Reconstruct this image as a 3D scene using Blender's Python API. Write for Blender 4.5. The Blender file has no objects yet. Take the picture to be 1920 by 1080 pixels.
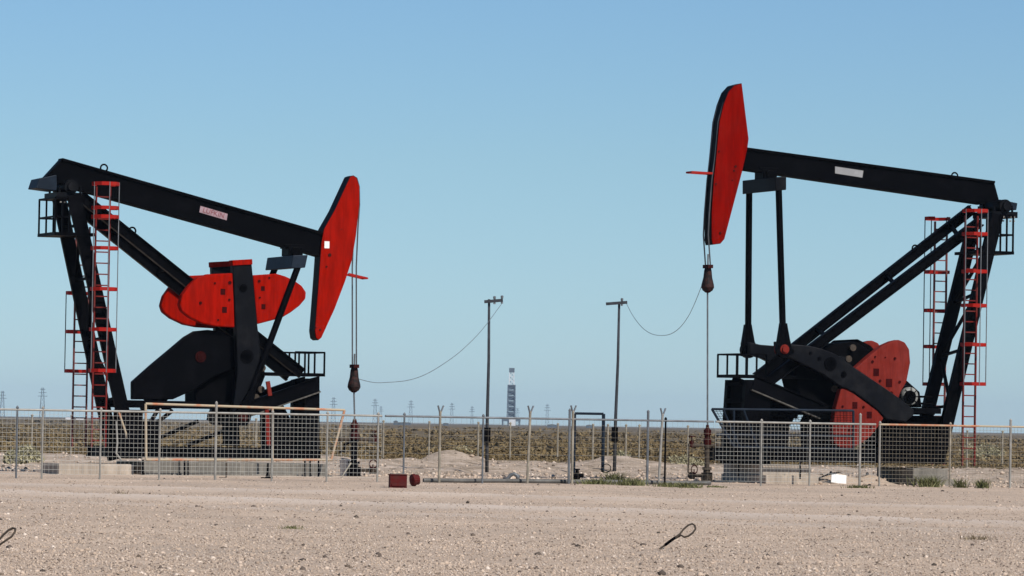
import bpy, bmesh, math, random
import numpy as np
from mathutils import Vector, Matrix, Euler

SC = bpy.context.scene
COL = SC.collection
rnd = random.Random(7)

# ------------------------------------------------------------------ camera
F = 8200.0                     # focal length in pixels of a 1920 px wide picture
EYE = Vector((0, 0, 1.6))
ROLL = math.radians(0.95)
PITCH = math.atan(255 / F)
fw = Vector((0, math.cos(PITCH), math.sin(PITCH)))
up0 = Vector((0, -math.sin(PITCH), math.cos(PITCH)))
rt0 = Vector((1, 0, 0))
rt = rt0 * math.cos(ROLL) + up0 * math.sin(ROLL)
up = -rt0 * math.sin(ROLL) + up0 * math.cos(ROLL)
cd = bpy.data.cameras.new('camera')
cam = bpy.data.objects.new('camera', cd)
COL.objects.link(cam)
cd.sensor_width = 36
cd.lens = 36 * F / 1920
cd.clip_start = 0.5
cd.clip_end = 40000
cam.matrix_world = Matrix(((rt.x, up.x, -fw.x, EYE.x), (rt.y, up.y, -fw.y, EYE.y), (rt.z, up.z, -fw.z, EYE.z), (0, 0, 0, 1)))
SC.camera = cam

# ------------------------------------------------------------------ sky, sun, exposure
SUN_EL, SUN_AZ = math.radians(44), math.radians(143)     # azimuth from +Y, clockwise: behind the camera, to the right
w = bpy.data.worlds.new('World')
SC.world = w
w.use_nodes = True
nt = w.node_tree
bg = nt.nodes['Background']
sky = nt.nodes.new('ShaderNodeTexSky')
sky.sky_type = 'NISHITA'
sky.sun_disc = False
sky.sun_elevation = SUN_EL
sky.sun_rotation = SUN_AZ
sky.altitude = 300
sky.air_density = 1.0
sky.dust_density = 0.15
sky.ozone_density = 3.2
tint = nt.nodes.new('ShaderNodeMix'); tint.data_type = 'RGBA'; tint.blend_type = 'MULTIPLY'; tint.inputs[0].default_value = 1
gtc = nt.nodes.new('ShaderNodeTexCoord'); gsp = nt.nodes.new('ShaderNodeSeparateXYZ'); grp = nt.nodes.new('ShaderNodeValToRGB')
nt.links.new(gtc.outputs['Generated'], gsp.inputs[0]); nt.links.new(gsp.outputs[2], grp.inputs[0])
grp.color_ramp.elements[0].position = 0.0; grp.color_ramp.elements[0].color = (0.75, 1.05, 1.52, 1)      # clear dry air: stays blue right down to the horizon
grp.color_ramp.elements[1].position = 0.06; grp.color_ramp.elements[1].color = (0.80, 1.03, 1.25, 1)
nt.links.new(grp.outputs[0], tint.inputs[7])
nt.links.new(sky.outputs[0], tint.inputs[6]); nt.links.new(tint.outputs[2], bg.inputs[0])
bg.inputs[1].default_value = 0.062
sl = bpy.data.lights.new('sun', 'SUN')
sl.energy = 4.4
sl.angle = math.radians(0.5)
sl.color = (1.0, 0.955, 0.89)
so = bpy.data.objects.new('sun', sl)
COL.objects.link(so)
sdir = Vector((math.sin(SUN_AZ) * math.cos(SUN_EL), math.cos(SUN_AZ) * math.cos(SUN_EL), math.sin(SUN_EL)))
so.rotation_euler = sdir.to_track_quat('Z', 'Y').to_euler()
SC.view_settings.view_transform = 'Standard'
SC.view_settings.look = 'None'
SC.view_settings.gamma = 1
SC.view_settings.use_curve_mapping = False
SC.view_settings.exposure = 0.25

# ------------------------------------------------------------------ helpers
def ray(x, y):
    d = fw + rt * ((x - 960) / F) - up * ((y - 540) / F)
    return d / d.y

def at(x, y, Y):
    return EYE + ray(x, y) * Y

def tag(o, label=None, cat=None, group=None, kind=None):
    if label: o['label'] = label
    if cat: o['category'] = cat
    if group: o['group'] = group
    if kind: o['kind'] = kind
    return o

def empty(name, loc, rz=0.0):
    o = bpy.data.objects.new(name, None)
    o.empty_display_size = 0.2
    COL.objects.link(o)
    o.location = loc
    o.rotation_euler = (0, 0, rz)
    return o

class MB:
    def __init__(s):
        s.v, s.f = [], []
    def add(s, vs, fs):
        b = len(s.v)
        s.v += [tuple(p) for p in vs]
        s.f += [tuple(i + b for i in f) for f in fs]
        return s
    def box(s, lo, hi):
        x0, y0, z0 = lo; x1, y1, z1 = hi
        return s.add([(x0, y0, z0), (x1, y0, z0), (x1, y1, z0), (x0, y1, z0), (x0, y0, z1), (x1, y0, z1), (x1, y1, z1), (x0, y1, z1)],
                     [(0, 3, 2, 1), (4, 5, 6, 7), (0, 1, 5, 4), (1, 2, 6, 5), (2, 3, 7, 6), (3, 0, 4, 7)])
    def prism(s, poly, y0, y1):
        n = len(poly)
        vs = [(x, y0, z) for x, z in poly] + [(x, y1, z) for x, z in poly]
        fs = [tuple(range(n)), tuple(range(2 * n - 1, n - 1, -1))]
        fs += [(i, (i + 1) % n, (i + 1) % n + n, i + n) for i in range(n)]
        return s.add(vs, fs)
    def bar(s, a, b, wd, h, side=(0, 1, 0)):
        a, b, side = Vector(a), Vector(b), Vector(side)
        d = (b - a).normalized()
        side = (side - d * side.dot(d)).normalized()
        o = d.cross(side)
        vs = [p + side * sx * wd / 2 + o * sz * h / 2 for p in (a, b) for sx, sz in ((-1, -1), (1, -1), (1, 1), (-1, 1))]
        return s.add(vs, [(0, 3, 2, 1), (4, 5, 6, 7), (0, 1, 5, 4), (1, 2, 6, 5), (2, 3, 7, 6), (3, 0, 4, 7)])
    def tube(s, pts, r, n=8):
        pts = [Vector(p) for p in pts]
        rs = r if isinstance(r, (list, tuple)) else [r] * len(pts)
        vs = []
        ref = None
        for i, p in enumerate(pts):
            d = (pts[min(i + 1, len(pts) - 1)] - pts[max(i - 1, 0)])
            if d.length < 1e-9: d = Vector((0, 0, 1))
            d.normalize()
            if ref is None: ref = Vector((0, 1, 0)) if abs(d.y) < 0.9 else Vector((1, 0, 0))
            e1 = (ref - d * ref.dot(d)).normalized(); ref = e1
            e2 = d.cross(e1)
            vs += [p + (e1 * math.cos(2 * math.pi * k / n) + e2 * math.sin(2 * math.pi * k / n)) * rs[i] for k in range(n)]
        m = len(pts)
        fs = [(i * n + k, i * n + (k + 1) % n, (i + 1) * n + (k + 1) % n, (i + 1) * n + k) for i in range(m - 1) for k in range(n)]
        fs += [tuple(range(n - 1, -1, -1)), tuple((m - 1) * n + k for k in range(n))]
        return s.add(vs, fs)
    def lathe(s, c, prof, axis=(0, 0, 1), n=16):
        c, ax = Vector(c), Vector(axis).normalized()
        return s.tube([c + ax * t for r, t in prof], [max(r, 0.001) for r, t in prof], n)
    def ring(s, c, R, r, nrm=(0, 1, 0), n=18):
        c, nv = Vector(c), Vector(nrm).normalized()
        e1 = nv.orthogonal().normalized(); e2 = nv.cross(e1)
        vs = []; m = 6
        for i in range(n):
            a = 2 * math.pi * i / n
            o = e1 * math.cos(a) + e2 * math.sin(a)
            for k in range(m):
                b = 2 * math.pi * k / m
                vs.append(c + o * (R + r * math.cos(b)) + nv * r * math.sin(b))
        return s.add(vs, [(i * m + k, i * m + (k + 1) % m, ((i + 1) % n) * m + (k + 1) % m, ((i + 1) % n) * m + k) for i in range(n) for k in range(m)])
    def build(s, name, m, parent=None, bevel=0.0, smooth=False):
        me = bpy.data.meshes.new(name)
        me.from_pydata(s.v, [], s.f)
        bm = bmesh.new(); bm.from_mesh(me)
        bmesh.ops.recalc_face_normals(bm, faces=bm.faces)
        bm.to_mesh(me); bm.free()
        me.materials.append(m)
        o = bpy.data.objects.new(name, me)
        COL.objects.link(o)
        if parent: o.parent = parent
        if smooth:
            for p in me.polygons: p.use_smooth = True
        if bevel:
            b = o.modifiers.new('bevel', 'BEVEL'); b.width = bevel; b.segments = 2; b.limit_method = 'ANGLE'
        return o

# ------------------------------------------------------------------ materials
def mat(name, c, rough=0.6, metal=0.0, var=0.25, scale=3.0, bump=0.0, c2=None, thr=(0.45, 0.7), spec=0.5, detail=8, streak=0.0):
    m = bpy.data.materials.new(name); m.use_nodes = True
    n = m.node_tree; L = n.links.new
    b = n.nodes['Principled BSDF']
    b.inputs['Roughness'].default_value = rough
    b.inputs['Metallic'].default_value = metal
    b.inputs['Specular IOR Level'].default_value = spec
    tc = n.nodes.new('ShaderNodeTexCoord')
    nz = n.nodes.new('ShaderNodeTexNoise'); nz.inputs['Scale'].default_value = scale; nz.inputs['Detail'].default_value = detail
    nz.inputs['Roughness'].default_value = 0.65
    L(tc.outputs['Object'], nz.inputs['Vector'])
    rp = n.nodes.new('ShaderNodeValToRGB')
    rp.color_ramp.elements[0].position = thr[0]; rp.color_ramp.elements[1].position = thr[1]
    c2 = c2 or tuple(min(1, k * (1 + var)) for k in c)
    c1 = tuple(k * (1 - var) for k in c) if var else c
    rp.color_ramp.elements[0].color = (*c1, 1); rp.color_ramp.elements[1].color = (*c2, 1)
    L(nz.outputs['Fac'], rp.inputs[0]); L(rp.outputs[0], b.inputs['Base Color'])
    if streak:                                         # rain streaks and worn, chalky patches of the paint itself
        mp = n.nodes.new('ShaderNodeMapping'); mp.inputs['Scale'].default_value = (7, 7, 0.9)
        n3 = n.nodes.new('ShaderNodeTexNoise'); n3.inputs['Scale'].default_value = 1.0; n3.inputs['Detail'].default_value = 6; n3.inputs['Roughness'].default_value = 0.7
        L(tc.outputs['Object'], mp.inputs[0]); L(mp.outputs[0], n3.inputs['Vector'])
        r3 = n.nodes.new('ShaderNodeValToRGB'); r3.color_ramp.elements[0].position = 0.38; r3.color_ramp.elements[1].position = 0.6
        k = 1 - streak; r3.color_ramp.elements[0].color = (k, k, k, 1); r3.color_ramp.elements[1].color = (1.04, 1.04, 1.04, 1)
        mx = n.nodes.new('ShaderNodeMix'); mx.data_type = 'RGBA'; mx.blend_type = 'MULTIPLY'; mx.inputs[0].default_value = 1
        L(n3.outputs['Fac'], r3.inputs[0]); L(rp.outputs[0], mx.inputs[6]); L(r3.outputs[0], mx.inputs[7]); L(mx.outputs[2], b.inputs['Base Color'])
    if bump:
        bp = n.nodes.new('ShaderNodeBump'); bp.inputs['Strength'].default_value = bump; bp.inputs['Distance'].default_value = 0.02
        n2 = n.nodes.new('ShaderNodeTexNoise'); n2.inputs['Scale'].default_value = scale * 8; n2.inputs['Detail'].default_value = 4
        L(tc.outputs['Object'], n2.inputs['Vector']); L(n2.outputs['Fac'], bp.inputs['Height']); L(bp.outputs[0], b.inputs['Normal'])
    return m

def attr_mat(name, cols, attr='tone', rough=0.9, trans=0.0, spec=0.2):
    m = bpy.data.materials.new(name); m.use_nodes = True
    n = m.node_tree; L = n.links.new
    b = n.nodes['Principled BSDF']
    b.inputs['Roughness'].default_value = rough; b.inputs['Specular IOR Level'].default_value = spec
    a = n.nodes.new('ShaderNodeAttribute'); a.attribute_name = attr
    rp = n.nodes.new('ShaderNodeValToRGB')
    while len(rp.color_ramp.elements) < len(cols): rp.color_ramp.elements.new(0.5)
    for e, (p, c) in zip(rp.color_ramp.elements, cols): e.position = p; e.color = (*c, 1)
    L(a.outputs['Fac'], rp.inputs[0]); L(rp.outputs[0], b.inputs['Base Color'])
    return m

BLACK = mat('black_paint', (0.0012, 0.0013, 0.0022), 0.5, var=0.3, scale=1.6, c2=(0.0045, 0.0045, 0.006), thr=(0.5, 0.85), spec=0.03)
BLACKM = mat('black_matt_paint', (0.002, 0.002, 0.0028), 0.75, var=0.3, scale=2.5, c2=(0.003, 0.003, 0.0035), spec=0.02)
DARK = mat('dark_grey_paint', (0.0035, 0.0042, 0.0065), 0.5, var=0.25, scale=1.5, c2=(0.012, 0.012, 0.013), thr=(0.5, 0.75), spec=0.08, streak=.3)
EDGE_HI = mat('painted_edge_highlight', (.09, .083, .07), .6, var=.5, scale=5, spec=.3)  # pale colour paints in the highlight lines on lower flange edges
SLATE = mat('slate_paint', (0.012, 0.019, 0.03), 0.5, var=0.25, scale=2, spec=0.08)
RED = mat('red_paint', (0.32, 0.0065, 0.0015), 0.7, var=0.14, scale=1.0, c2=(0.25, 0.009, 0.005), thr=(0.45, 0.8), spec=0.01, streak=.3)
RED2 = mat('deep_red_paint', (0.215, 0.003, 0.001), 0.7, var=0.14, scale=1.0, c2=(0.165, 0.008, 0.005), thr=(0.45, 0.8), spec=0.01, streak=.3)
FADED = mat('faded_red_paint', (0.175, 0.02, 0.014), 0.65, var=0.12, scale=1.3, c2=(0.185, 0.03, 0.024), thr=(0.5, 0.8), spec=0.03, streak=.25)
LADD = mat('ladder_dark_red', (.2, .016, .012), .65, var=.4, scale=3, c2=(.11, .03, .026), spec=.1)
LADR = mat('ladder_red', (0.36, 0.012, 0.007), 0.6, var=0.2, scale=3, c2=(0.25, 0.02, 0.014), spec=.1)
DRED = mat('old_red_paint', (0.055, 0.006, 0.005), 0.75, var=0.4, scale=6, c2=(0.022, 0.01, 0.008), spec=.08)
GALV = mat('galvanised_steel', (0.27, 0.255, 0.225), 0.55, metal=0.1, var=0.2, scale=3)
GALVD = mat('dull_steel', (0.13, 0.14, 0.15), 0.55, metal=0.2, var=0.25, scale=3)
TAN = mat('worn_cream_pipe', (0.42, 0.34, 0.23), 0.7, var=0.15, scale=1.5, c2=(0.40, 0.15, 0.07), thr=(0.5, 0.62))
POSTM = mat('weathered_post', (0.27, 0.235, 0.18), 0.85, var=0.3, scale=4)
WOOD = mat('pole_wood', (0.03, 0.034, 0.042), 0.85, var=0.35, scale=4)
CONC = mat('concrete', (0.40, 0.33, 0.26), 0.9, streak=.25, var=0.18, scale=1.3, bump=0.4)
CONCG = mat('grey_concrete', (0.20, 0.18, 0.15), 0.9, streak=.35, var=0.22, scale=1.6, bump=0.4)
MESHM = mat('pale_zinc_wire', (.42, .41, .37), .6, var=.15)
WHITE = mat('white_board', (0.75, 0.73, 0.69), 0.6, var=0.05)
PLATE = mat('grey_plate', (0.24, 0.24, 0.24), 0.5, var=0.1)
PINK = mat('pinkish_plate', (0.3, 0.2, 0.22), 0.5, var=0.15, scale=6)
TXT = mat('plate_lettering', (0.2, 0.045, 0.05), 0.5, var=0.1)
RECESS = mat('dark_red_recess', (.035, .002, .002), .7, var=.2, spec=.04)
RUST = mat('rusty_iron', (0.05, 0.035, 0.022), 0.85, var=0.4, scale=12)
CABLE = mat('steel_cable', (0.1, 0.1, 0.105), 0.5, metal=0.4)
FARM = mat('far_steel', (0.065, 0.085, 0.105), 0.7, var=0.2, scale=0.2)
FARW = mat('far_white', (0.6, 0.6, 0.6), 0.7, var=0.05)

# ------------------------------------------------------------------ terrain
def vnoise(X, Y, s, seed):
    x, y = X / s, Y / s
    xi, yi = np.floor(x), np.floor(y)
    fx, fy = x - xi, y - yi
    fx = fx * fx * (3 - 2 * fx); fy = fy * fy * (3 - 2 * fy)
    def h(a, b):
        k = np.sin(a * 127.1 + b * 311.7 + seed * 74.7) * 43758.5453
        return k - np.floor(k)
    return (h(xi, yi) * (1 - fx) + h(xi + 1, yi) * fx) * (1 - fy) + (h(xi, yi + 1) * (1 - fx) + h(xi + 1, yi + 1) * fx) * fy

def sstep(a, b, x):
    t = np.clip((x - a) / (b - a), 0, 1)
    return t * t * (3 - 2 * t)

LOOKDOWN = lambda x, y: (EYE + ray(x, y) * (-1.6 / ray(x, y).z))
BUMPS = []          # (X, Y, height, rx, ry)
for px, py, Y, hh, rx in ((545, 850, 168, 0.5, 2.2), (835, 846, 166, 1.0, 0.9), (875, 846, 170, 0.95, 1.1), (780, 856, 160, 0.42, 1.6), (700, 862, 156, 0.35, 1.5), (640, 862, 150, 0.42, 1.2),
                          (1168, 850, 168, 0.85, 1.5), (1120, 858, 160, 0.4, 1.2), (1000, 862, 158, 0.35, 1.8), (935, 866, 150, 0.3, 1.2), (1230, 866, 150, 0.3, 1.3),
                          (1870, 868, 152, 0.4, 2.0), (1690, 868, 146, 0.35, 1.6), (30, 866, 158, 0.35, 2.0), (150, 862, 160, 0.35, 1.5)):
    p = at(px, py, Y)
    BUMPS.append((p.x, Y, hh, rx, rx * 3.0))
BUMPS.append((9.5, 127.5, 0.36, 0.55, 0.6))          # rubble beside the right-hand jack
BUMPS.append((10.6, 127.9, 0.34, 0.45, 0.6))

def ridge_y(X):                                        # low pale grader ridge across the gravel lot
    return 82.3 - 0.74 * X + 0.8 * np.sin(X * 0.35)

def hz_np(X, Y):
    h = (vnoise(X, Y, 7, 1) - 0.5) * 0.05 + (vnoise(X, Y, 2.1, 2) - 0.5) * 0.03 + (vnoise(X, Y, 0.8, 3) - 0.5) * 0.018
    r = Y - ridge_y(X)
    h = h + 0.085 * np.exp(-(r / 1.3) ** 2) - 0.02 * np.exp(-((r - 3.2) / 1.4) ** 2)
    r2 = Y - (95.5 - 0.45 * X)
    h = h + 0.05 * np.exp(-(r2 / 1.0) ** 2) - 0.03 * np.exp(-((r2 - 2.6) / 1.0) ** 2)
    z = sstep(139, 150, Y) * (1 - sstep(175, 195, Y))
    h = h + z * ((vnoise(X, Y, 3.1, 4) - 0.5) * 0.22 + (vnoise(X, Y, 1.0, 5) - 0.5) * 0.16 + (vnoise(X, Y, 0.45, 15) - 0.5) * 0.12)
    far = sstep(200, 400, Y)
    h = h + far * (vnoise(X, Y, 45, 6) - 0.6) * 0.5
    for bx, by, hh, rx, ry in BUMPS:
        e = np.exp(-((X - bx) / rx) ** 2 - ((Y - by) / ry) ** 2)
        h = h + hh * e * (0.75 + 0.5 * vnoise(X, Y, 0.6, 9)) * (0.38 if by > 140 else 1)
    return h

def hz(x, y):
    return float(hz_np(np.array([float(x)]), np.array([float(y)]))[0])

def gp(px, py, dz=0.0):                               # point of the ground seen at a pixel
    p = LOOKDOWN(px, py)
    return Vector((p.x, p.y, hz(p.x, p.y) + dz))

def build_ground():
    ys = [-9000, -3000, -900, -200, -40, 0, 15, 25]
    y = 33.0
    while y < 135: ys.append(y); y += 0.33
    while y < 215: ys.append(y); y += 0.7
    while y < 9200: ys.append(y); y *= 1.035
    xs = [0.0]; x = 0.0
    while x < 26: x += 0.3; xs.append(x)
    while x < 60: x += 1.5; xs.append(x)
    while x < 9500: x *= 1.2; xs.append(x)
    xs = [-k for k in xs[:0:-1]] + xs
    X, Y = np.meshgrid(np.array(xs), np.array(ys, float))
    Z = hz_np(X, Y)
    nx, ny = len(xs), len(ys)
    co = np.stack([X, Y, Z], -1).reshape(-1, 3)
    i = np.arange(nx * ny).reshape(ny, nx)
    q = np.stack([i[:-1, :-1], i[:-1, 1:], i[1:, 1:], i[1:, :-1]], -1).reshape(-1, 4)
    me = bpy.data.meshes.new('ground')
    me.vertices.add(len(co)); me.vertices.foreach_set('co', co.ravel())
    me.loops.add(q.size); me.loops.foreach_set('vertex_index', q.ravel())
    me.polygons.add(len(q)); me.polygons.foreach_set('loop_start', np.arange(0, q.size, 4))
    me.polygons.foreach_set('use_smooth', np.ones(len(q), bool))
    me.update(); me.validate()
    r = Y - ridge_y(X)
    pale = np.exp(-(r / 1.5) ** 2) * (0.55 + 0.45 * vnoise(X, Y, 1.7, 12)) + 0.6 * np.exp(-((Y - (95.5 - 0.45 * X)) / 1.2) ** 2) + 0.35 * np.exp(-((r + 6) / 1.2) ** 2)
    scrub = sstep(178, 194, Y + (vnoise(X, Y, 6, 11) - 0.5) * 14)
    dirt = sstep(126, 134, Y) * (1 - scrub)
    for nm, A in (('pale', pale), ('scrub', scrub), ('dirt', dirt)):
        a = me.attributes.new(nm, 'FLOAT', 'POINT'); a.data.foreach_set('value', A.ravel().astype(np.float32))
    m = bpy.data.materials.new('ground'); m.use_nodes = True
    n = m.node_tree; L = n.links.new; N = n.nodes.new
    b = n.nodes['Principled BSDF']; b.inputs['Roughness'].default_value = 0.95; b.inputs['Specular IOR Level'].default_value = 0.15
    tc = N('ShaderNodeTexCoord')
    def noise(sc, det=6, ro=0.6):
        k = N('ShaderNodeTexNoise'); k.inputs['Scale'].default_value = sc; k.inputs['Detail'].default_value = det; k.inputs['Roughness'].default_value = ro
        L(tc.outputs['Object'], k.inputs['Vector']); return k
    def ramp(src, els):
        k = N('ShaderNodeValToRGB')
        while len(k.color_ramp.elements) < len(els): k.color_ramp.elements.new(0.5)
        for e, (p, c) in zip(k.color_ramp.elements, els): e.position = p; e.color = (*c, 1)
        L(src, k.inputs[0]); return k
    def mix(f, a, c, mode='MIX'):
        k = N('ShaderNodeMix'); k.data_type = 'RGBA'; k.blend_type = mode
        if isinstance(f, float): k.inputs[0].default_value = f
        else: L(f, k.inputs[0])
        L(a, k.inputs[6]); L(c, k.inputs[7]); return k.outputs[2]
    g1 = ramp(noise(0.22, 7, 0.7).outputs['Fac'], [(0.34, (0.385, 0.305, 0.238)), (0.5, (0.45, 0.345, 0.26)), (0.64, (0.53, 0.41, 0.31))])
    g2 = ramp(noise(14, 5, 0.75).outputs['Fac'], [(0.3, (0.55, 0.55, 0.55)), (0.5, (0.98, 0.98, 0.98)), (0.7, (1.3, 1.28, 1.25))])
    grav = mix(0.8, g1.outputs[0], g2.outputs[0], 'MULTIPLY')
    pl = N('ShaderNodeAttribute'); pl.attribute_name = 'pale'
    plc = N('ShaderNodeRGB'); plc.outputs[0].default_value = (0.56, 0.465, 0.385, 1)
    grav = mix(pl.outputs['Fac'], grav, plc.outputs[0])
    da = N('ShaderNodeAttribute'); da.attribute_name = 'dirt'
    d1 = ramp(noise(1.1, 8, 0.75).outputs['Fac'], [(0.36, (0.17, 0.13, 0.09)), (0.5, (0.36, 0.28, 0.21)), (0.66, (0.47, 0.38, 0.305))])
    grav = mix(da.outputs['Fac'], grav, d1.outputs[0])
    s1 = ramp(noise(0.5, 8, 0.7).outputs['Fac'], [(0.35, (0.085, 0.063, 0.035)), (0.55, (0.125, 0.093, 0.052)), (0.75, (0.17, 0.13, 0.08))])
    sa = N('ShaderNodeAttribute'); sa.attribute_name = 'scrub'
    L(mix(sa.outputs['Fac'], grav, s1.outputs[0]), b.inputs['Base Color'])
    bp = N('ShaderNodeBump'); bp.inputs['Strength'].default_value = 0.7; bp.inputs['Distance'].default_value = 0.03
    L(noise(22, 6, 0.7).outputs['Fac'], bp.inputs['Height']); L(bp.outputs[0], b.inputs['Normal'])
    me.materials.append(m)
    o = bpy.data.objects.new('ground', me); COL.objects.link(o)
    tag(o, 'pale pinkish gravel lot running back into an olive scrub plain', kind='structure')

build_ground()

# ---- generic scatter: many small copies of a template merged into one mesh
def merged(name, tmpl, places, m, label, cat=None, tone=None):
    """tmpl: list of (verts ndarray, faces ndarray); places: list of (tmpl index, 3x3 matrix, loc, tone)"""
    V, Q, T = [], [], []
    off = 0
    fsz = tmpl[0][1].shape[1]
    for k, M, loc, t in places:
        tv, tf = tmpl[k]
        V.append(tv @ M.T + loc); Q.append(tf + off); off += len(tv)
        T.append(np.full(len(tv), t) if np.isscalar(t) else t)
    V = np.concatenate(V); Q = np.concatenate(Q); T = np.concatenate(T)
    me = bpy.data.meshes.new(name)
    me.vertices.add(len(V)); me.vertices.foreach_set('co', V.ravel())
    me.loops.add(Q.size); me.loops.foreach_set('vertex_index', Q.ravel())
    me.polygons.add(len(Q)); me.polygons.foreach_set('loop_start', np.arange(0, Q.size, fsz))
    me.update(); me.validate()
    a = me.attributes.new('tone', 'FLOAT', 'POINT'); a.data.foreach_set('value', T.astype(np.float32))
    me.materials.append(m)
    o = bpy.data.objects.new(name, me); COL.objects.link(o)
    return tag(o, label, cat, kind='stuff')

rs = np.random.RandomState(3)
def stone_templates(n=10):
    bm = bmesh.new(); bmesh.ops.create_icosphere(bm, subdivisions=1, radius=1)
    v0 = np.array([v.co[:] for v in bm.verts]); f0 = np.array([[v.index for v in f.verts] for f in bm.faces]); bm.free()
    return [(v0 * rs.uniform(0.6, 1.25, (len(v0), 1)) * rs.uniform(0.7, 1.2, (1, 3)), f0) for _ in range(n)]
STT = stone_templates()
OCT = [(np.array([[1, 0, 0], [0, 1, 0], [-1, 0, 0], [0, -1, 0], [0, 0, 1], [0, 0, -1]], float) * rs.uniform(0.7, 1.25, (6, 1)), np.array([[0, 1, 4], [1, 2, 4], [2, 3, 4], [3, 0, 4], [1, 0, 5], [2, 1, 5], [3, 2, 5], [0, 3, 5]])) for _ in range(12)]

def scatter_stones(name, n, y0, y1, smin, smax, m, label, half=1.55, tone=lambda: rs.uniform(0, 1), tm=None, pw=2.4):
    tm = tm or STT
    iy = rs.uniform(1 / y1, 1 / y0, n); Y = 1 / iy
    X = rs.uniform(-1, 1, n) * Y * 0.117 * half
    Z = hz_np(X, Y)
    S = smin * (smax / smin) ** (rs.uniform(0, 1, n) ** pw)
    pl = []
    for i in range(n):
        a = rs.uniform(0, 6.283); c, s = math.cos(a), math.sin(a)
        k = S[i]
        M = np.array([[c * k, -s * k, 0], [s * k, c * k, 0], [0, 0, k * rs.uniform(0.5, 0.9)]])
        pl.append((rs.randint(len(tm)), M, np.array([X[i], Y[i], Z[i] + k * 0.12]), tone()))
    return merged(name, tm, pl, m, label)

STONE = attr_mat('stone', [(0.0, (0.09, 0.068, 0.05)), (0.15, (0.28, 0.215, 0.165)), (0.5, (0.44, 0.335, 0.25)), (0.9, (0.51, 0.40, 0.31)), (1.0, (0.62, 0.52, 0.43))])
scatter_stones('gravel_grit', 110000, 44, 128, 0.007, 0.021, STONE, 'fine pale grit covering the whole gravel lot', half=1.4, tm=OCT, pw=1.2)
scatter_stones('gravel_stones', 9000, 42, 128, 0.012, 0.04, STONE, 'loose pebbles and small stones scattered over the pale gravel')
DARKST = attr_mat('dark_stone', [(0, (.05, .04, .032)), (1, (.13, .10, .08))])
scatter_stones('dark_clods', 420, 44, 126, 0.018, 0.06, DARKST, 'scattered dark stones and dry clods on the gravel lot')
scatter_stones('dirt_rocks', 11000, 125.2, 190, 0.025, 0.10, STONE, 'broken pale rocks and clods on the dirt behind the fence')

# ---- scrub plain
def leaf_clump(nl, flat=0.55, leaf=0.2):
    """dome of small quads, unit radius"""
    V = []
    for i in range(nl):
        d = rs.normal(size=3); d[2] = abs(d[2]); d /= np.linalg.norm(d)
        r = rs.uniform(0.45, 1.0) ** 0.6
        c = d * r * np.array([1, 1, flat * 2 * 0.62]); 
        e1 = rs.normal(size=3); e1 /= np.linalg.norm(e1); e2 = np.cross(e1, rs.normal(size=3)); e2 /= np.linalg.norm(e2)
        l = leaf * rs.uniform(0.6, 1.4)
        V += [c - e1 * l - e2 * l * .4, c + e1 * l - e2 * l * .5, c + e1 * l * .8 + e2 * l * .5, c - e1 * l * .7 + e2 * l * .4]
    V = np.array(V); Fq = np.arange(len(V)).reshape(-1, 4)
    return V, Fq
SCRUB = attr_mat('scrub_leaves', [(0.0, (0.10, 0.068, 0.03)), (0.35, (0.145, 0.10, 0.045)), (0.7, (0.165, 0.118, 0.056)), (1.0, (0.195, 0.15, 0.08))])
def scrub_field():
    near = [leaf_clump(60, 0.6, 0.13) for _ in range(6)]
    far = [leaf_clump(14, 0.6, 0.3) for _ in range(6)]
    pl = []
    n = 9000
    iy = rs.uniform(1 / 1500., 1 / 183., n)
    for k in range(n):
        Y = 1 / iy[k]
        X = rs.uniform(-1, 1) * Y * 0.117 * 1.5
        s = rs.uniform(0.22, 0.6) * (1 + Y / 1500.) * (1.35 if rs.rand() < 0.12 else 1)
        s *= 0.7 if Y < 195 else 1
        z = hz(X, Y)
        a = rs.uniform(0, 6.283); c, q = math.cos(a) * s, math.sin(a) * s
        M = np.array([[c, -q, 0], [q, c, 0], [0, 0, s * rs.uniform(0.5, 0.95)]])
        nn = Y < 420
        t = rs.uniform(0, 1)
        nv = len((near if nn else far)[0][0])
        tone = np.clip(t * 0.6 + 0.2 + np.repeat(rs.uniform(-0.25, 0.25, nv // 4), 4), 0, 1)
        pl.append((rs.randint(6) + (0 if nn else 6), M, np.array([X, Y, z]), tone))
    merged('scrub', near + far, pl, SCRUB, 'olive and brown desert scrub covering the plain to the horizon')
scrub_field()

# ------------------------------------------------------------------ pumpjacks
YAW = math.radians(22)
AX = Vector((math.cos(YAW), math.sin(YAW), 0))
NV = Vector((math.sin(YAW), -math.cos(YAW), 0))       # towards the camera side

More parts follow.
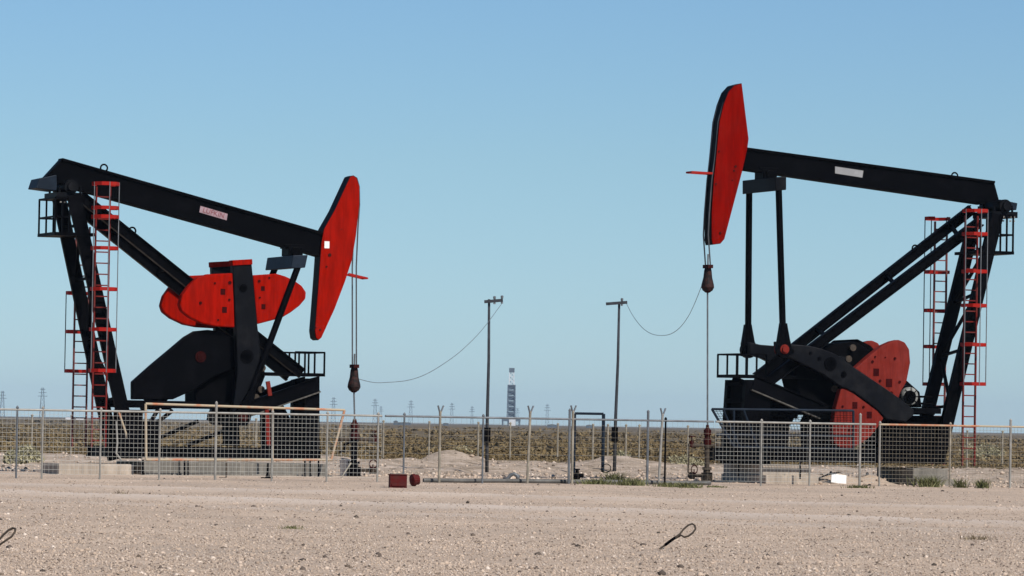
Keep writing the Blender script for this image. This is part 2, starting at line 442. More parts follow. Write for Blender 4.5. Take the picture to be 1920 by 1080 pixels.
def jack(D):
    sg = D['sg']                                      # +1: head points right, -1: head points left
    O = Vector(D['origin'])
    root = empty('pumpjack', O, YAW if sg > 0 else YAW + math.pi)
    tag(root, D['label'], 'pumpjack', 'pumpjacks facing each other behind the fence')
    nl = -1 if sg > 0 else 1                          # local y of the near side
    def q2(px, py, wv):
        d = ray(px, py); t = ((O - EYE).dot(NV) + wv) / d.dot(NV)
        P = EYE + d * t - O
        return (P.dot(AX) * sg, P.z)
    def q(px, py, wv):
        x, z = q2(px, py, wv); return Vector((x, wv * nl, z))
    def poly(pts, wv): return [q2(a, b, wv) for a, b in pts]
    def W(a, b): return (min(a * nl, b * nl), max(a * nl, b * nl))
    Y = lambda wv: wv * nl
    def part(mb, name, m, parent=root, bevel=0, smooth=False): return mb.build(name, m, parent, bevel, smooth)
    # --- skid
    (x0, zt), (x1, zb) = q2(*D['skid'][0], 1.0), q2(*D['skid'][1], 1.0)
    xa, xb = min(x0, x1), max(x0, x1)
    m = MB()
    for s in (-1, 1):
        yc = s * 0.92
        m.box((xa, yc - .11, zb), (xb, yc + .11, zb + .045)); m.box((xa, yc - .11, zt - .045), (xb, yc + .11, zt)); m.box((xa + .01, yc - .02, zb + .04), (xb - .01, yc + .02, zt - .04))
        for k in range(7):
            xx = xa + .2 + (xb - xa - .4) * k / 6
            m.box((xx - .015, yc - .095, zb + .043), (xx + .015, yc + .095, zt - .043))
    for k in range(6):
        xx = xa + .15 + (xb - xa - .3) * k / 5
        m.box((xx - .08, -.80, zb + .003), (xx + .08, .80, zt - .05))
    part(m, 'skid', BLACK)
    # --- beam
    bp = poly(D['beam'], 0.2)
    m = MB().prism(bp, -.17, .17); part(m, 'walking_beam', BLACK, bevel=.012)
    beam = root.children[-1] if root.children else None
    beam = [c for c in bpy.data.objects if c.name.startswith('walking_beam')][-1]
    def flange(a, b, th, wd, dz):
        a, b = Vector((a[0], 0, a[1] + dz)), Vector((b[0], 0, b[1] + dz))
        return MB().bar(a, b, wd, th)
    part(flange(bp[0], bp[1], .07, .46, -.01), 'flange', BLACKM, beam)
    part(flange(bp[3], bp[2], .06, .46, .01), 'flange', BLACKM, beam)
    for e in D['eyes']:
        c = q(*e, 0.0); part(MB().ring(c, .10, .025), 'lifting_eye', BLACK, beam)
    # name plate on the near web
    a, b_, c_, d_ = [q2(x, y, .19) for x, y in D['plate']]
    y0, y1 = W(.171, .186)
    pl = part(MB().prism([a, b_, c_, d_], y0, y1), 'nameplate', D['plate_mat'], beam)
    if D.get('text'):
        tcv = bpy.data.curves.new('lettering', 'FONT'); tcv.body = D['text']; tcv.size = .2; tcv.extrude = .003; tcv.align_x = 'CENTER'; tcv.align_y = 'CENTER'
        tob = bpy.data.objects.new('tmp', tcv); COL.objects.link(tob)
        dg = bpy.context.evaluated_depsgraph_get(); me = bpy.data.meshes.new_from_object(tob.evaluated_get(dg))
        bpy.data.objects.remove(tob)
        me.materials.clear(); me.materials.append(TXT)
        lo = bpy.data.objects.new('lettering', me); COL.objects.link(lo); lo.parent = pl
        cx = (a[0] + c_[0]) / 2; cz = (a[1] + c_[1]) / 2
        ang = math.atan2(b_[1] - a[1], b_[0] - a[0])
        lo.location = (cx, Y(.192), cz); lo.rotation_euler = Euler((math.pi / 2, -ang, 0), 'XYZ')
        lo.rotation_euler = (Matrix.Rotation(-ang, 4, 'Y') @ Matrix.Rotation(math.pi / 2, 4, 'X')).to_euler()
    # --- bearings
    tb = poly(D['tailbox'], 0.35)
    part(MB().prism(tb, -.42, .42), 'tail_bearing', SLATE, bevel=.02)
    pc = q(*D['pivot'], 0)
    m = MB().lathe(pc + Vector((0, -.75, 0)), [(.12, 0), (.12, .1), (.2, .1), (.2, .32), (.13, .32), (.13, 1.18), (.2, 1.18), (.2, 1.4), (.12, 1.4), (.12, 1.5)], (0, 1, 0), 20)
    m.box((pc.x - .42, -.62, pc.z - .34), (pc.x + .42, .62, pc.z - .16))
    for sx in (-1, 1):
        for sy in (-1, 1): m.lathe((pc.x + sx * .3, sy * .5, pc.z - .17), [(.035, 0), (.035, .13), (.02, .13), (.02, .2)], n=8)
    part(m, 'saddle_bearing', DARK)
    for k in range(12): part(MB().lathe((pc.x - .3 + (k % 6) * .12, Y(.6), pc.z - .32 - .12 * (k // 6)), [(.025, 0), (.025, .05)], (0, nl, 0), 6), 'bolt', GALV)
    # --- Samson legs
    lw = .33
    ends = {}
    for nm, wv in (('near', .7), ('far', -.7)):
        (ax_, ay), (bx, by) = D['leg_' + nm]
        a3, b3 = q(ax_, ay, wv), q(bx, by, wv)
        m = MB(); m.bar(a3, b3, .2, lw); m.bar(a3 + Vector((0, Y(.1), 0)), b3 + Vector((0, Y(.1), 0)), .03, lw + .05)
        part(m, 'rear_leg', BLACK)
        ends[nm] = (a3, b3)
        (ax_, ay), (bx, by) = D['brace_' + nm]
        c3, d3 = q(ax_, ay, wv), q(bx, by, wv)
        m = MB(); m.bar(c3, d3, .04, .27)
        for s in (-1, 1):
            dd = (d3 - c3).normalized(); o = dd.cross(Vector((0, 1, 0))) * s * .125
            m.bar(c3 + o, d3 + o, .2, .03)
        fl_ = part(m, 'front_leg', BLACK)
        oo = (d3 - c3).normalized().cross(Vector((0, 1, 0))); oo = -oo if oo.z > 0 else oo
        part(MB().bar(c3 + oo * .15, d3 + oo * .15, .1, .02), 'flange', EDGE_HI, fl_)  # light line under the leg, put in as a pale strip
        ends['b' + nm] = (c3, d3)
    m = MB()
    L = lambda k, t: ends[k][0].lerp(ends[k][1], t)
    for a_, b_ in ((.12, .12), (.32, .32), (.55, .55), (.78, .78), (.32, .55), (.78, .55), (.12, .32)):
        part(MB().bar(L('near', a_), L('far', b_), .08, .08, (1, 0, 0)), 'cross_brace', BLACK)
    for t in (.1, .4, .72): part(MB().bar(L('bnear', t), L('bfar', t), .1, .1, (1, 0, 0)), 'cross_brace', BLACK)
    ce = q(*D['brace_eye'], -.7 if sg < 0 else .7)
    part(MB().ring(ce, .10, .025), 'lifting_eye', BLACK)
    # --- column, girders, pedestal
    for wv, kk in ((.62, 1), (-.62, -1)):
        pp = poly(D['column'], .62)
        m = MB().prism(pp, *W(wv - .1, wv + .1))
        part(m, 'front_column', BLACK)
        (ax_, ay), (bx, by), th = D['girder']
        a3, b3 = q(ax_, ay, .75), q(bx, by, .75); a3.y = b3.y = Y(.75) * kk
        m = MB().bar(a3, b3, .05, th)
        dd = (b3 - a3).normalized(); o = dd.cross(Vector((0, 1, 0))) * th / 2
        m.bar(a3 + (o if o.z > 0 else -o), b3 + (o if o.z > 0 else -o), .16, .03)
        gi = part(m, 'base_girder', BLACK)
        if o.z > 0: o = -o
        part(MB().bar(a3 + o, b3 + o, .17, .035), 'flange', EDGE_HI if kk == 1 else BLACK, gi)  # near girder's lower edge gets the painted highlight, far one stays black
    pp = poly(D['column'], .62); xs_ = [p[0] for p in pp]; zs_ = [p[1] for p in pp]
    m = MB()
    for zz in (.25, .5, .75, .95):
        z_ = min(zs_) + (max(zs_) - min(zs_)) * zz
        m.box((min(xs_) + .08, -.52, z_ - .06), (max(xs_) - .05, .52, z_ + .06))
    m.box((min(xs_) + .06, -.52, min(zs_) + .05), (max(xs_) - .22, .52, max(zs_) - .1))
    part(m, 'column_web', BLACKM)
    for pg in D['pedestals']:
        m = MB().prism(poly(pg, .25), -.25, .25); part(m, 'pedestal', BLACKM)
    for a_, b_ in D['struts']:
        for wv in ((.7, -.7) if a_[0] in (300, 1600) else (.7,)):
            p0, p1 = q(*a_, .7), q(*b_, .7); p0.y = p1.y = wv
            part(MB().bar(p0, p1, .1, .1), 'strut', BLACK)
    # --- gearbox
    gb = part(MB().prism(poly(D['gearbox'], .5), -.5, .5), 'gearbox', BLACKM, bevel=.05)
    m = MB()
    sh = q(*D['shaft'], 0)
    m.lathe(sh + Vector((0, -.98, 0)), [(.16, 0), (.16, .35), (.34, .35), (.34, .52), (.3, .56), (.3, 1.4), (.34, 1.44), (.34, 1.61), (.16, 1.61), (.16, 1.96)], (0, 1, 0), 24)
    part(m, 'crank_shaft', DARK)
    for k in range(3):
        px_, py_ = D['gear_bits'][k]
        c = q(px_, py_, .45)
        part(MB().lathe((c.x, Y(.3), c.z), [(.07, 0), (.07, .3), (.1, .3), (.1, .36)], (0, nl, 0), 10), 'inspection_cap', RUST, gb)
    # belt guard: on the local -y side of either machine
    gpoly = poly(D['guard'], .62 if sg > 0 else -.62)
    m = MB().prism(gpoly, -.74, -.52)
    gd = part(m, 'belt_guard', BLACK if sg > 0 else BLACKM, bevel=.03)
    if sg > 0:
        c = q(376, 669, .75)
        part(MB().lathe((c.x, -.75, c.z), [(.16, 0), (.16, .03), (.09, .03), (.09, .05)], (0, -1, 0), 20), 'hub_cap', mat('hub_dark_red', (.02, .002, .002), .7, spec=.05), gd)
    # motor
    c = q(*D['motor'], .35)
    m = MB().lathe((c.x, -.45, c.z), [(.1, 0), (.3, .05), (.33, .12), (.33, .9)], (0, 1, 0), 20)
    for k in range(12):
        a = k * math.pi / 6
        m.bar((c.x + .34 * math.cos(a), -.3, c.z + .34 * math.sin(a)), (c.x + .34 * math.cos(a), .42, c.z + .34 * math.sin(a)), .03, .05)
    m.box((c.x - .35, -.35, c.z - .5), (c.x + .35, .4, c.z - .33))
    mo = part(m, 'motor', BLACK)
    m = MB().lathe((c.x, .455 , c.z), [(.27, 0), (.27, .1), (.24, .16), (.2, .17)], (0, 1, 0), 24)
    m2 = part(m, 'fan_cover', mat('fan_cover_paint', (.24, .24, .22), .6, var=.3, scale=8), mo)
    m = MB()
    m.lathe((c.x + .04, .615, c.z - .03), [(.2, 0), (.2, .02)], (0, 1, 0), 20)
    for R_ in (.08, .14): m.ring((c.x, .65, c.z), R_, .015)
    for k in range(8):
        a = k * math.pi / 4; m.bar((c.x, .65, c.z), (c.x + .27 * math.cos(a), .63, c.z + .27 * math.sin(a)), .015, .02)
    part(m, 'fan_grille', BLACK, mo)
    for bx_ in D['drive']:
        (xa_, za_), (xb_, zb_) = q2(bx_[0], bx_[1], .55), q2(bx_[2], bx_[3], .55)
        x_lo, x_hi = sorted((xa_, xb_)); z_lo, z_hi = sorted((za_, zb_))
        m = MB().box((x_lo, -.5, z_lo), (x_hi, .5, z_hi))
        for k in range(3): m.box((x_lo + .08, -.53, z_lo + .1 + k * .2), (x_hi - .08, .53, z_lo + .16 + k * .2))
        part(m, 'drive_housing', BLACKM, bevel=.015)
    m = MB(); (xa_, za_), (xb_, zb_) = q2(*D['deck'][0], .6), q2(*D['deck'][1], .6)
    m.box((min(xa_, xb_), -.75, min(za_, zb_)), (max(xa_, xb_), .75, max(za_, zb_)))
    part(m, 'drive_deck', BLACK)
    # --- cranks, counterweights, pitmans
    for kk in (1, -1):
        pts = [q2(a, b, 1.0) for a, b in D['crank']]
        y0, y1 = sorted((Y(.80) * kk, Y(1.06) * kk))
        cr = part(MB().prism(pts, y0, y1), 'crank', DARK, bevel=.03)
        if D.get('crank_cap'):
            cp = [q2(a, b, 1.0) for a, b in D['crank_cap']]
            part(MB().prism(cp, *sorted((Y(.76) * kk, Y(1.1) * kk))), 'end_cap', D['red'], cr, bevel=.01)
        for (cx_, cy_, rr) in D['crank_holes']:
            c = q(cx_, cy_, 1.07); yy = Y(1.055) * kk
            part(MB().lathe((c.x, yy, c.z), [(rr, 0), (rr, .03), (rr * .6, .03), (rr * .6, .02)], (0, nl * kk, 0), 16), 'boss', BLACK, cr)
        for pg in D['weights']:
            wp = [q2(a, b, 1.0) for a, b in pg]
            y0, y1 = sorted((Y(.72) * kk, Y(1.01) * kk))
            cw = part(MB().prism(wp, y0, y1), 'counterweight', D['red'], cr, bevel=.035)
        for (cx_, cy_, hw) in D['whole']:
            c = q(cx_, cy_, 1.02); yy = sorted((Y(1.013) * kk, Y(1.02) * kk))
            part(MB().box((c.x - hw, yy[0], c.z - hw * 1.2), (c.x + hw, yy[1], c.z + hw * 1.2)), 'bolt_pocket', RECESS, cr)
        for (cx_, cy_, r_) in D['wbolt']:
            c = q(cx_, cy_, 1.02)
            part(MB().lathe((c.x, Y(1.0) * kk, c.z), [(r_, 0), (r_, .04)], (0, nl * kk, 0), 8), 'bolt', RECESS, cr)
        wc = q(*D['wrist'], 1.1); yy = Y(1.0) * kk
        part(MB().lathe((wc.x, yy, wc.z), [(.2, 0), (.2, .12), (.14, .12), (.14, .3), (.09, .3), (.09, .36)], (0, nl * kk, 0), 18), 'wrist_pin', (FADED if sg < 0 else DRED) if kk == 1 else BLACK, cr)
        tp = q(*D['pit_top'], 1.18)
        a3 = Vector((wc.x, Y(1.2) * kk, wc.z)); b3 = Vector((tp.x, Y(1.0) * kk, tp.z))
        m = MB().tube([a3.lerp(b3, .07), b3], .095, 12)
        dd = (b3 - a3).normalized()
        m.bar(a3 - dd * .18, a3 + dd * .22, .14, .42); oo = dd.cross(Vector((0, 1, 0)))
        ya, yb = a3.y - .07, a3.y + .07
        m.prism([((a3 + dd * t + oo * w_).x, (a3 + dd * t + oo * w_).z) for t, w_ in ((.2, -.2), (.62, -.12), (.75, -.1), (.75, .1), (.62, .12), (.2, .2))], ya, yb)
        m.lathe(a3 - Vector((0, .08, 0)), [(.24, 0), (.24, .16)], (0, 1, 0), 18)
        part(m, 'pitman', BLACK)
    # --- equalizer
    ep = poly(D['equalizer'], 1.12); 
    eq = part(MB().prism(ep, -1.14, 1.14), 'equalizer', SLATE if sg > 0 else DARK, bevel=.02)
    ec = q(*D['eq_bearing'], 0)
    m = MB().box((ec.x - .22, -.3, ec.z - .16), (ec.x + .22, .3, ec.z + .1)); m.box((ec.x - .3, -.22, ec.z + .05), (ec.x + .3, .22, ec.z + .17))
    m.lathe((ec.x, -.36, ec.z - .04), [(.13, 0), (.13, .72)], (0, 1, 0), 16)
    part(m, 'equalizer_bearing', BLACK, bevel=.01)
    # --- horse head
    hp = poly(D['head'], .25)
    hd = part(MB().prism(hp, -.235, .235), 'horsehead', BLACK)
    cxh = sum(p[0] for p in hp) / len(hp); czh = sum(p[1] for p in hp) / len(hp)
    def shrink(p, k): return [(cxh + (x - cxh) * k, czh + (z - czh) * (1 - (1 - k) * .3)) for x, z in p]
    for kk in (1, -1):
        y0, y1 = sorted((Y(.235) * kk, Y(.262) * kk))
        part(MB().prism(shrink(hp, .985), y0, y1), 'face_plate', D['head_red'], hd, bevel=.008)
    for (bx_, by_, r_) in D['head_bolts']:
        c = q(bx_, by_, .26); part(MB().lathe((c.x, Y(.258), c.z), [(r_, 0), (r_, .03)], (0, nl, 0), 8), 'bolt', DRED, hd)
    if D.get('head_mark'):
        c = q(*D['head_mark'], .265); m = MB().box((c.x - .075, min(Y(.262), Y(.27)), c.z - .1), (c.x + .075, max(Y(.262), Y(.27)), c.z + .1))
        part(m, 'white_plate', WHITE, hd)
    # rope guard bracket
    a3, b3 = q(*D['bracket'][0], 0), q(*D['bracket'][1], 0)
    m = MB()
    for s in (-1, 1): m.bar(Vector((a3.x, s * .16, a3.z)), Vector((b3.x, s * .16, b3.z)), .05, .06)
    m.bar(Vector((b3.x, -.2, b3.z)), Vector((b3.x, .2, b3.z)), .05, .06, (0, 0, 1))
    part(m, 'rope_guard', LADR, hd)
    # --- bridle
    br = empty('bridle', (0, 0, 0)); br.parent = root
    br.name = 'bridle'
    cc = q(*D['carrier'], 0)
    for s in (-1, 1):
        pts = [Vector((x, s * .17, z)) for x, z in [q2(a, b, .17) for a, b in D['cable']]]
        pts[-1] = Vector((cc.x, s * .17, cc.z + .42))
        part(MB().tube(pts, .021, 6), 'cable', CABLE, br)
    m = MB()
    m.lathe(cc + Vector((0, 0, -.35)), [(.06, 0), (.14, .04), (.19, .14), (.18, .22), (.13, .42), (.11, .62), (.08, .74)], n=16)
    part(m, 'carrier_bar', mat('carrier_iron', (.014, .009, .008), .7, var=.5, scale=9, c2=(.05, .016, .012), spec=.2), br, smooth=False)
    part(MB().lathe(cc + Vector((0, 0, -.37)), [(.05, 0), (.1, .03), (.1, .08)], n=12), 'end_cap', DRED, br)
    part(MB().box((cc.x - .08, -.19, cc.z + .34), (cc.x + .08, .19, cc.z + .44)), 'rod_clamp', DRED, br)
    wl = q(*D['well'], 0)
    part(MB().tube([Vector((cc.x, 0, cc.z + .75)), Vector((cc.x, 0, cc.z - .3)), Vector((wl.x, 0, 1.62))], .026, 8), 'polished_rod', GALVD, br)
    # --- ladders with safety cages
    for kk, lx, wv in D['ladders']:
        xc = q2(lx[0], lx[1], wv)[0]
        zt = D['ladder_top'][0 if kk > 0 else 1]; z0 = D['ladder_bot']
        y = Y(wv)
        ld = None
        m = MB()
        hw = .20
        for s in (-1, 1): m.box((xc + s * hw - .02, y - .035, z0), (xc + s * hw + .02, y + .035, zt))
        nr = int((zt - z0) / .31)
        for k in range(nr): m.bar((xc - hw, y, z0 + .2 + k * .31), (xc + hw, y, z0 + .2 + k * .31), .03, .035)
        ld = part(m, 'ladder', LADD if kk > 0 else mat('ladder_dark', (.15, .03, .026), .7, var=.3, scale=4))
        out = Y(1) * kk
        def hoop(z, th=.1, r=.36, dp=.62):
            pts = [Vector((xc - hw, y, z)), Vector((xc - r, y + out * .1, z)), Vector((xc - r, y + out * dp * .55, z)), Vector((xc - r * .6, y + out * dp * .92, z)), Vector((xc, y + out * dp, z)),
                   Vector((xc + r * .6, y + out * dp * .92, z)), Vector((xc + r, y + out * dp * .55, z)), Vector((xc + r, y + out * .1, z)), Vector((xc + hw, y, z))]
            mm = MB()
            for a, b in zip(pts, pts[1:]): mm.bar(a, b, th, .014, (0, 0, 1))
            return mm, pts
        zs = D['hoops'][0 if kk > 0 else 1]
        for z in zs:
            mm, pts = hoop(z); part(mm, 'cage_hoop', LADR, ld)
        mm = MB()
        for k in (2, 4, 6): 
            p = pts[k]; mm.box((p.x - .011, p.y - .011, min(zs) - .05), (p.x + .011, p.y + .011, max(zs) + .05))
        part(mm, 'cage_bars', D['bars'][0 if kk > 0 else 1], ld)
    # --- rear service platform
    (xr, zr), (xf, zf) = q2(*D['rear'][0], .9 if sg < 0 else -.55), q2(*D['rear'][1], .9 if sg < 0 else -.55)
    x_lo = min(xr, xf); fl = min(zr, zf); tp_ = max(zr, zf)
    x_hi = D['leg_x']
    m = MB().box((x_lo, -.85, fl), (x_hi, .85, fl + .09)); 
    pf = part(m, 'rear_platform', BLACK)
    def rails(x_lo, x_hi, yw, z0, z1, parent, nup, open_front=True):
        mm = MB()
        for z in (z1, (z0 + z1) / 2):
            mm.bar((x_lo, -yw, z), (x_lo, yw, z), .05, .05, (0, 0, 1))
            for s in (-1, 1): mm.bar((x_lo, s * yw, z), (x_hi, s * yw, z), .05, .05, (0, 0, 1))
        for k in range(nup):
            xx = x_lo + (x_hi - x_lo) * k / max(1, nup - 1)
            for s in (-1, 1): mm.bar((xx, s * yw, z0), (xx, s * yw, z1), .045, .045)
        part(mm, 'railing', BLACK, parent)
    rails(x_lo + .03, x_lo + .45, .82, fl, tp_, pf, 3)
    # --- front service platform
    (xr, zr), (xf, zf) = q2(*D['front'][0], .6), q2(*D['front'][1], .6)
    xlo, xhi = min(xr, xf), max(xr, xf); fl = min(zr, zf); tp_ = max(zr, zf)
    xin = q2(*D['front_in'], .6)[0]
    pf = part(MB().box((xin, -.7, fl), (xhi, .7, fl + .09)), 'front_platform', BLACK)
    mm = MB()
    for s in (-1, 1):
        mm.bar((xlo, s * .68, tp_), (xhi, s * .68, tp_), .05, .05, (0, 0, 1))
        for k in range(4): mm.bar((xlo + (xhi - xlo) * k / 3, s * .68, fl), (xlo + (xhi - xlo) * k / 3, s * .68, tp_), .045, .045)
    mm.bar((xhi, -.68, tp_), (xhi, .68, tp_), .05, .05, (0, 0, 1))
    part(mm, 'railing', BLACK, pf)
    # brake lever and hoses: small red things near the column
    for a_, b_ in D['red_bits']:
        part(MB().bar(q(*a_, .85), q(*b_, .85), .08, .11), 'brake_lever', FADED)
    for pts_, m_ in D['hoses']:
        part(MB().tube([q(a, b, wv) for a, b, wv in pts_], .03, 8), 'conduit', m_)
    return root, q, wl

def mirror_none(x): return x

O_L = at(455, 790, 125); O_L.z = 0
O_R = at(1560, 800, 128); O_R.z = 0

LEFT = dict(
    sg=1, origin=O_L, label='left black pumpjack, bright red horsehead lowered, red weights raised above the crank',
    red=RED, head_red=RED,
    skid=((200, 836), (603, 862)),
    beam=[(117, 298), (606, 437), (604, 481), (130, 350), (84, 334)],
    eyes=[(195, 315)], brace_eye=(248, 433),
    plate=[(376, 386), (427, 401), (425, 413), (374, 398)], plate_mat=PINK, text='LUFKIN',
    tailbox=[(72, 335), (105, 328), (106, 352), (104, 358), (66, 353)],
    pivot=(122, 352),
    leg_near=((137, 365), (247, 852)), leg_far=((108, 365), (214, 862)),
    brace_near=((152, 368), (566, 700)), brace_far=((130, 376), (542, 706)),
    column=[(574, 712), (597, 706), (597, 862), (571, 862)],
    girder=((596, 722), (452, 772), .40),
    pedestals=[[(497, 757), (530, 757), (552, 800), (552, 862), (500, 862)], [(425, 757), (447, 757), (450, 836), (428, 836)]],
    struts=[((300, 762), (270, 812)), ((352, 770), (276, 828)), ((400, 790), (290, 838)), ((470, 800), (380, 836))],
    gearbox=[(366, 655), (395, 632), (480, 636), (494, 655), (498, 705), (478, 757), (366, 757)],
    shaft=(461, 668), gear_bits=[(488, 690), (486, 730), (476, 745)],
    guard=[(246, 749), (246, 716), (282, 684), (318, 654), (344, 632), (363, 621), (388, 618.5), (415, 622), (438, 634), (440, 690), (400, 706), (362, 731), (322, 749)],
    motor=(300, 735), drive=[(233, 768, 268, 860), (275, 790, 300, 838)], deck=((228, 750), (470, 768)),
    crank=[(435, 497), (471, 494), (482, 612), (488, 660), (481, 716), (474, 760), (466, 790), (452, 798), (438, 790), (434, 772), (438, 750), (444, 696), (441, 612)],
    crank_cap=[(434, 488), (471, 486), (471.5, 496), (434.5, 498)],
    crank_holes=[(456, 540, .12), (463, 668, .2)],
    weights=[[(437, 512), (390, 514), (370, 521), (354, 536), (342, 553), (337, 571), (341, 583), (356, 595), (381, 607), (406, 612), (440, 614)],
             [(474, 516), (518, 513), (535, 518), (552, 526), (566, 536), (574, 548), (573, 560), (562, 573), (545, 586), (528, 596), (505, 602), (482, 608)],
             ],
    whole=[(418, 547, .07), (421, 581, .07), (493, 541, .055), (494, 575, .06)],
    wbolt=[(376, 568, .045), (403, 531, .03), (409, 600, .03), (430, 562, .035), (431, 530, .05), (486, 527, .04), (487, 558, .03), (505, 521, .03)],
    wrist=(452, 782), pit_top=(566, 490),
    equalizer=[(549, 479), (577, 478), (572, 502), (545, 503)], eq_bearing=(548, 470),
    head=[(657, 331), (662, 329), (669, 333), (674, 349), (674, 384), (668, 440), (660, 488), (647, 528), (627, 580), (602, 634), (597, 638), (592, 634), (590, 620), (593, 583), (598, 517), (602, 457), (607, 430), (627, 395)],
    head_bolts=[(591, 614, .03), (600, 618, .025), (618, 478, .05), (612, 500, .03), (640, 430, .015)], head_mark=(613, 459),
    bracket=((650, 514), (684, 522)),
    carrier=(664, 712), cable=[(662, 329.5), (669, 334), (673.5, 350), (674, 384), (671, 430), (668, 500), (664, 690)],
    well=(663, 900),
    ladders=[(1, (190, 550), 1.0), (-1, (152, 620), -1.0)],
    ladder_top=(8.05, 7.0), ladder_bot=.75,
    hoops=([8.12, 7.45, 7.2, 6.32, 5.18, 4.05, 2.9], [5.12, 4.02, 2.9]),
    bars=(GALVD, SLATE),
    rear=((77, 374), (83, 444)), leg_x=-4.75,
    front=((552, 660), (606, 706)), front_in=(492, 705),
    red_bits=[((502, 715), (506, 742)), ((500, 768), (503, 836)), ((438, 776), (460, 784))],
    hoses=[([(222, 770, 1.1), (236, 812, 1.1), (238, 822, 1.1)], TAN), ([(218, 790, 1.1), (220, 830, 1.2), (218, 850, 1.2), (228, 864, 1.2)], GALV)],
)
RIGHT = dict(
    sg=-1, origin=O_R, label='right black pumpjack, dark red horsehead raised high, faded red weights hanging low',
    red=FADED, head_red=RED2,
    skid=((1376, 840), (1775, 870)),
    beam=[(1865, 341), (1400, 278), (1396, 317), (1845, 382), (1874, 374)],
    eyes=[(1790, 330)], brace_eye=(1716, 466),
    plate=[(1566, 312), (1619, 320), (1617, 333), (1566, 325)], plate_mat=PLATE,
    tailbox=[(1872, 374), (1906, 381), (1904, 394), (1874, 396)],
    pivot=(1866, 388),
    leg_near=((1868, 402), (1758, 862)), leg_far=((1822, 432), (1716, 862)),
    brace_near=((1838, 415), (1437, 718)), brace_far=((1822, 392), (1418, 708)),
    column=[(1396, 712), (1440, 712), (1442, 870), (1386, 870)],
    girder=((1412, 718), (1540, 772), .42),
    pedestals=[[(1438, 760), (1500, 765), (1480, 800), (1476, 842), (1420, 842), (1420, 775)], [(1524, 770), (1600, 770), (1600, 842), (1516, 842), (1514, 790)]],
    struts=[((1600, 790), (1660, 838))],
    gearbox=[(1488, 694), (1500, 668), (1560, 645), (1606, 640), (1636, 660), (1650, 700), (1640, 778), (1440, 778), (1446, 742), (1500, 742)],
    shaft=(1560, 690), gear_bits=[(1594, 652), (1586, 673), (1560, 729)],
    guard=[(1548, 652), (1565, 638), (1606, 636), (1630, 648), (1660, 680), (1722, 735), (1726, 764), (1640, 764), (1560, 700)],
    motor=(1700, 743), drive=[(1652, 778, 1768, 862), (1690, 764, 1755, 778)], deck=((1640, 764), (1760, 776)),
    crank=[(1455, 640), (1476, 645), (1514, 648), (1540, 654), (1565, 664), (1582, 676), (1606, 693), (1650, 722), (1690, 750), (1712, 768), (1712, 778), (1697, 791), (1661, 786), (1644, 768), (1601, 736), (1572, 723), (1543, 702), (1504, 683), (1480, 671), (1456, 664)],
    crank_holes=[(1557, 682, .2), (1582, 702, .09), (1484, 659, .08), (1520, 662, .05), (1537, 672, .06)],
    weights=[[(1603, 691), (1630, 667), (1654, 648), (1672, 640), (1685, 637), (1697, 642), (1705, 655), (1707, 680), (1700, 716), (1688, 737), (1683, 752), (1672, 742)],
             [(1577, 729), (1567, 766), (1561, 805), (1564, 830), (1574, 839), (1596, 841), (1612, 834), (1632, 819), (1647, 800), (1657, 784), (1646, 770), (1600, 737), (1586, 728)]],
    whole=[(1643, 698, .09), (1667, 718, .1), (1603, 760, .08), (1630, 778, .08)],
    wbolt=[(1636, 678, .04), (1641, 669, .03), (1678, 672, .04), (1650, 714, .04), (1687, 716, .04), (1671, 737, .05), (1580, 762, .035), (1619, 763, .035), (1592, 806, .03), (1633, 801, .04), (1660, 670, .02)],
    wrist=(1466, 655), pit_top=(1465, 352),
    equalizer=[(1454, 332), (1474, 331), (1474, 356), (1454, 358)], eq_bearing=(1436, 326),
    head=[(1391, 156), (1404, 260), (1402, 276), (1392, 321), (1358, 449), (1351, 457), (1336, 459), (1334, 450), (1334, 400), (1338, 337), (1343, 292), (1349, 227), (1357, 195), (1366, 172), (1377, 160)],
    head_bolts=[(1350, 437, .035), (1379, 312, .035), (1376, 320, .03), (1348, 284, .03), (1342, 345, .03), (1373, 338, .02)],
    bracket=((1338, 326), (1293, 323)),
    carrier=(1327, 525), cable=[(1377, 160), (1366, 172), (1356, 195), (1347, 227), (1341, 292), (1335, 337), (1330, 400), (1328, 440), (1327, 495)],
    well=(1325, 903),
    ladders=[(1, (1819, 600), 1.0), (-1, (1762, 600), -1.0)],
    ladder_top=(7.95, 7.85), ladder_bot=.6,
    hoops=([8.08, 7.4, 6.3, 5.3, 4.15, 3.0], [7.95, 6.35, 5.2, 4.12, 3.0]),
    bars=(GALVD, SLATE),
    rear=((1904, 404), (1898, 477)), leg_x=-4.4,
    front=((1381, 664), (1434, 709)), front_in=(1530, 710),
    red_bits=[],
    hoses=[],
)
jl, qL, wellL = jack(LEFT)
jr, qR, wellR = jack(RIGHT)

def jack_world(root, nl, x, wv, z=0.0):
    return root.matrix_basis @ Vector((x, wv * nl, z))

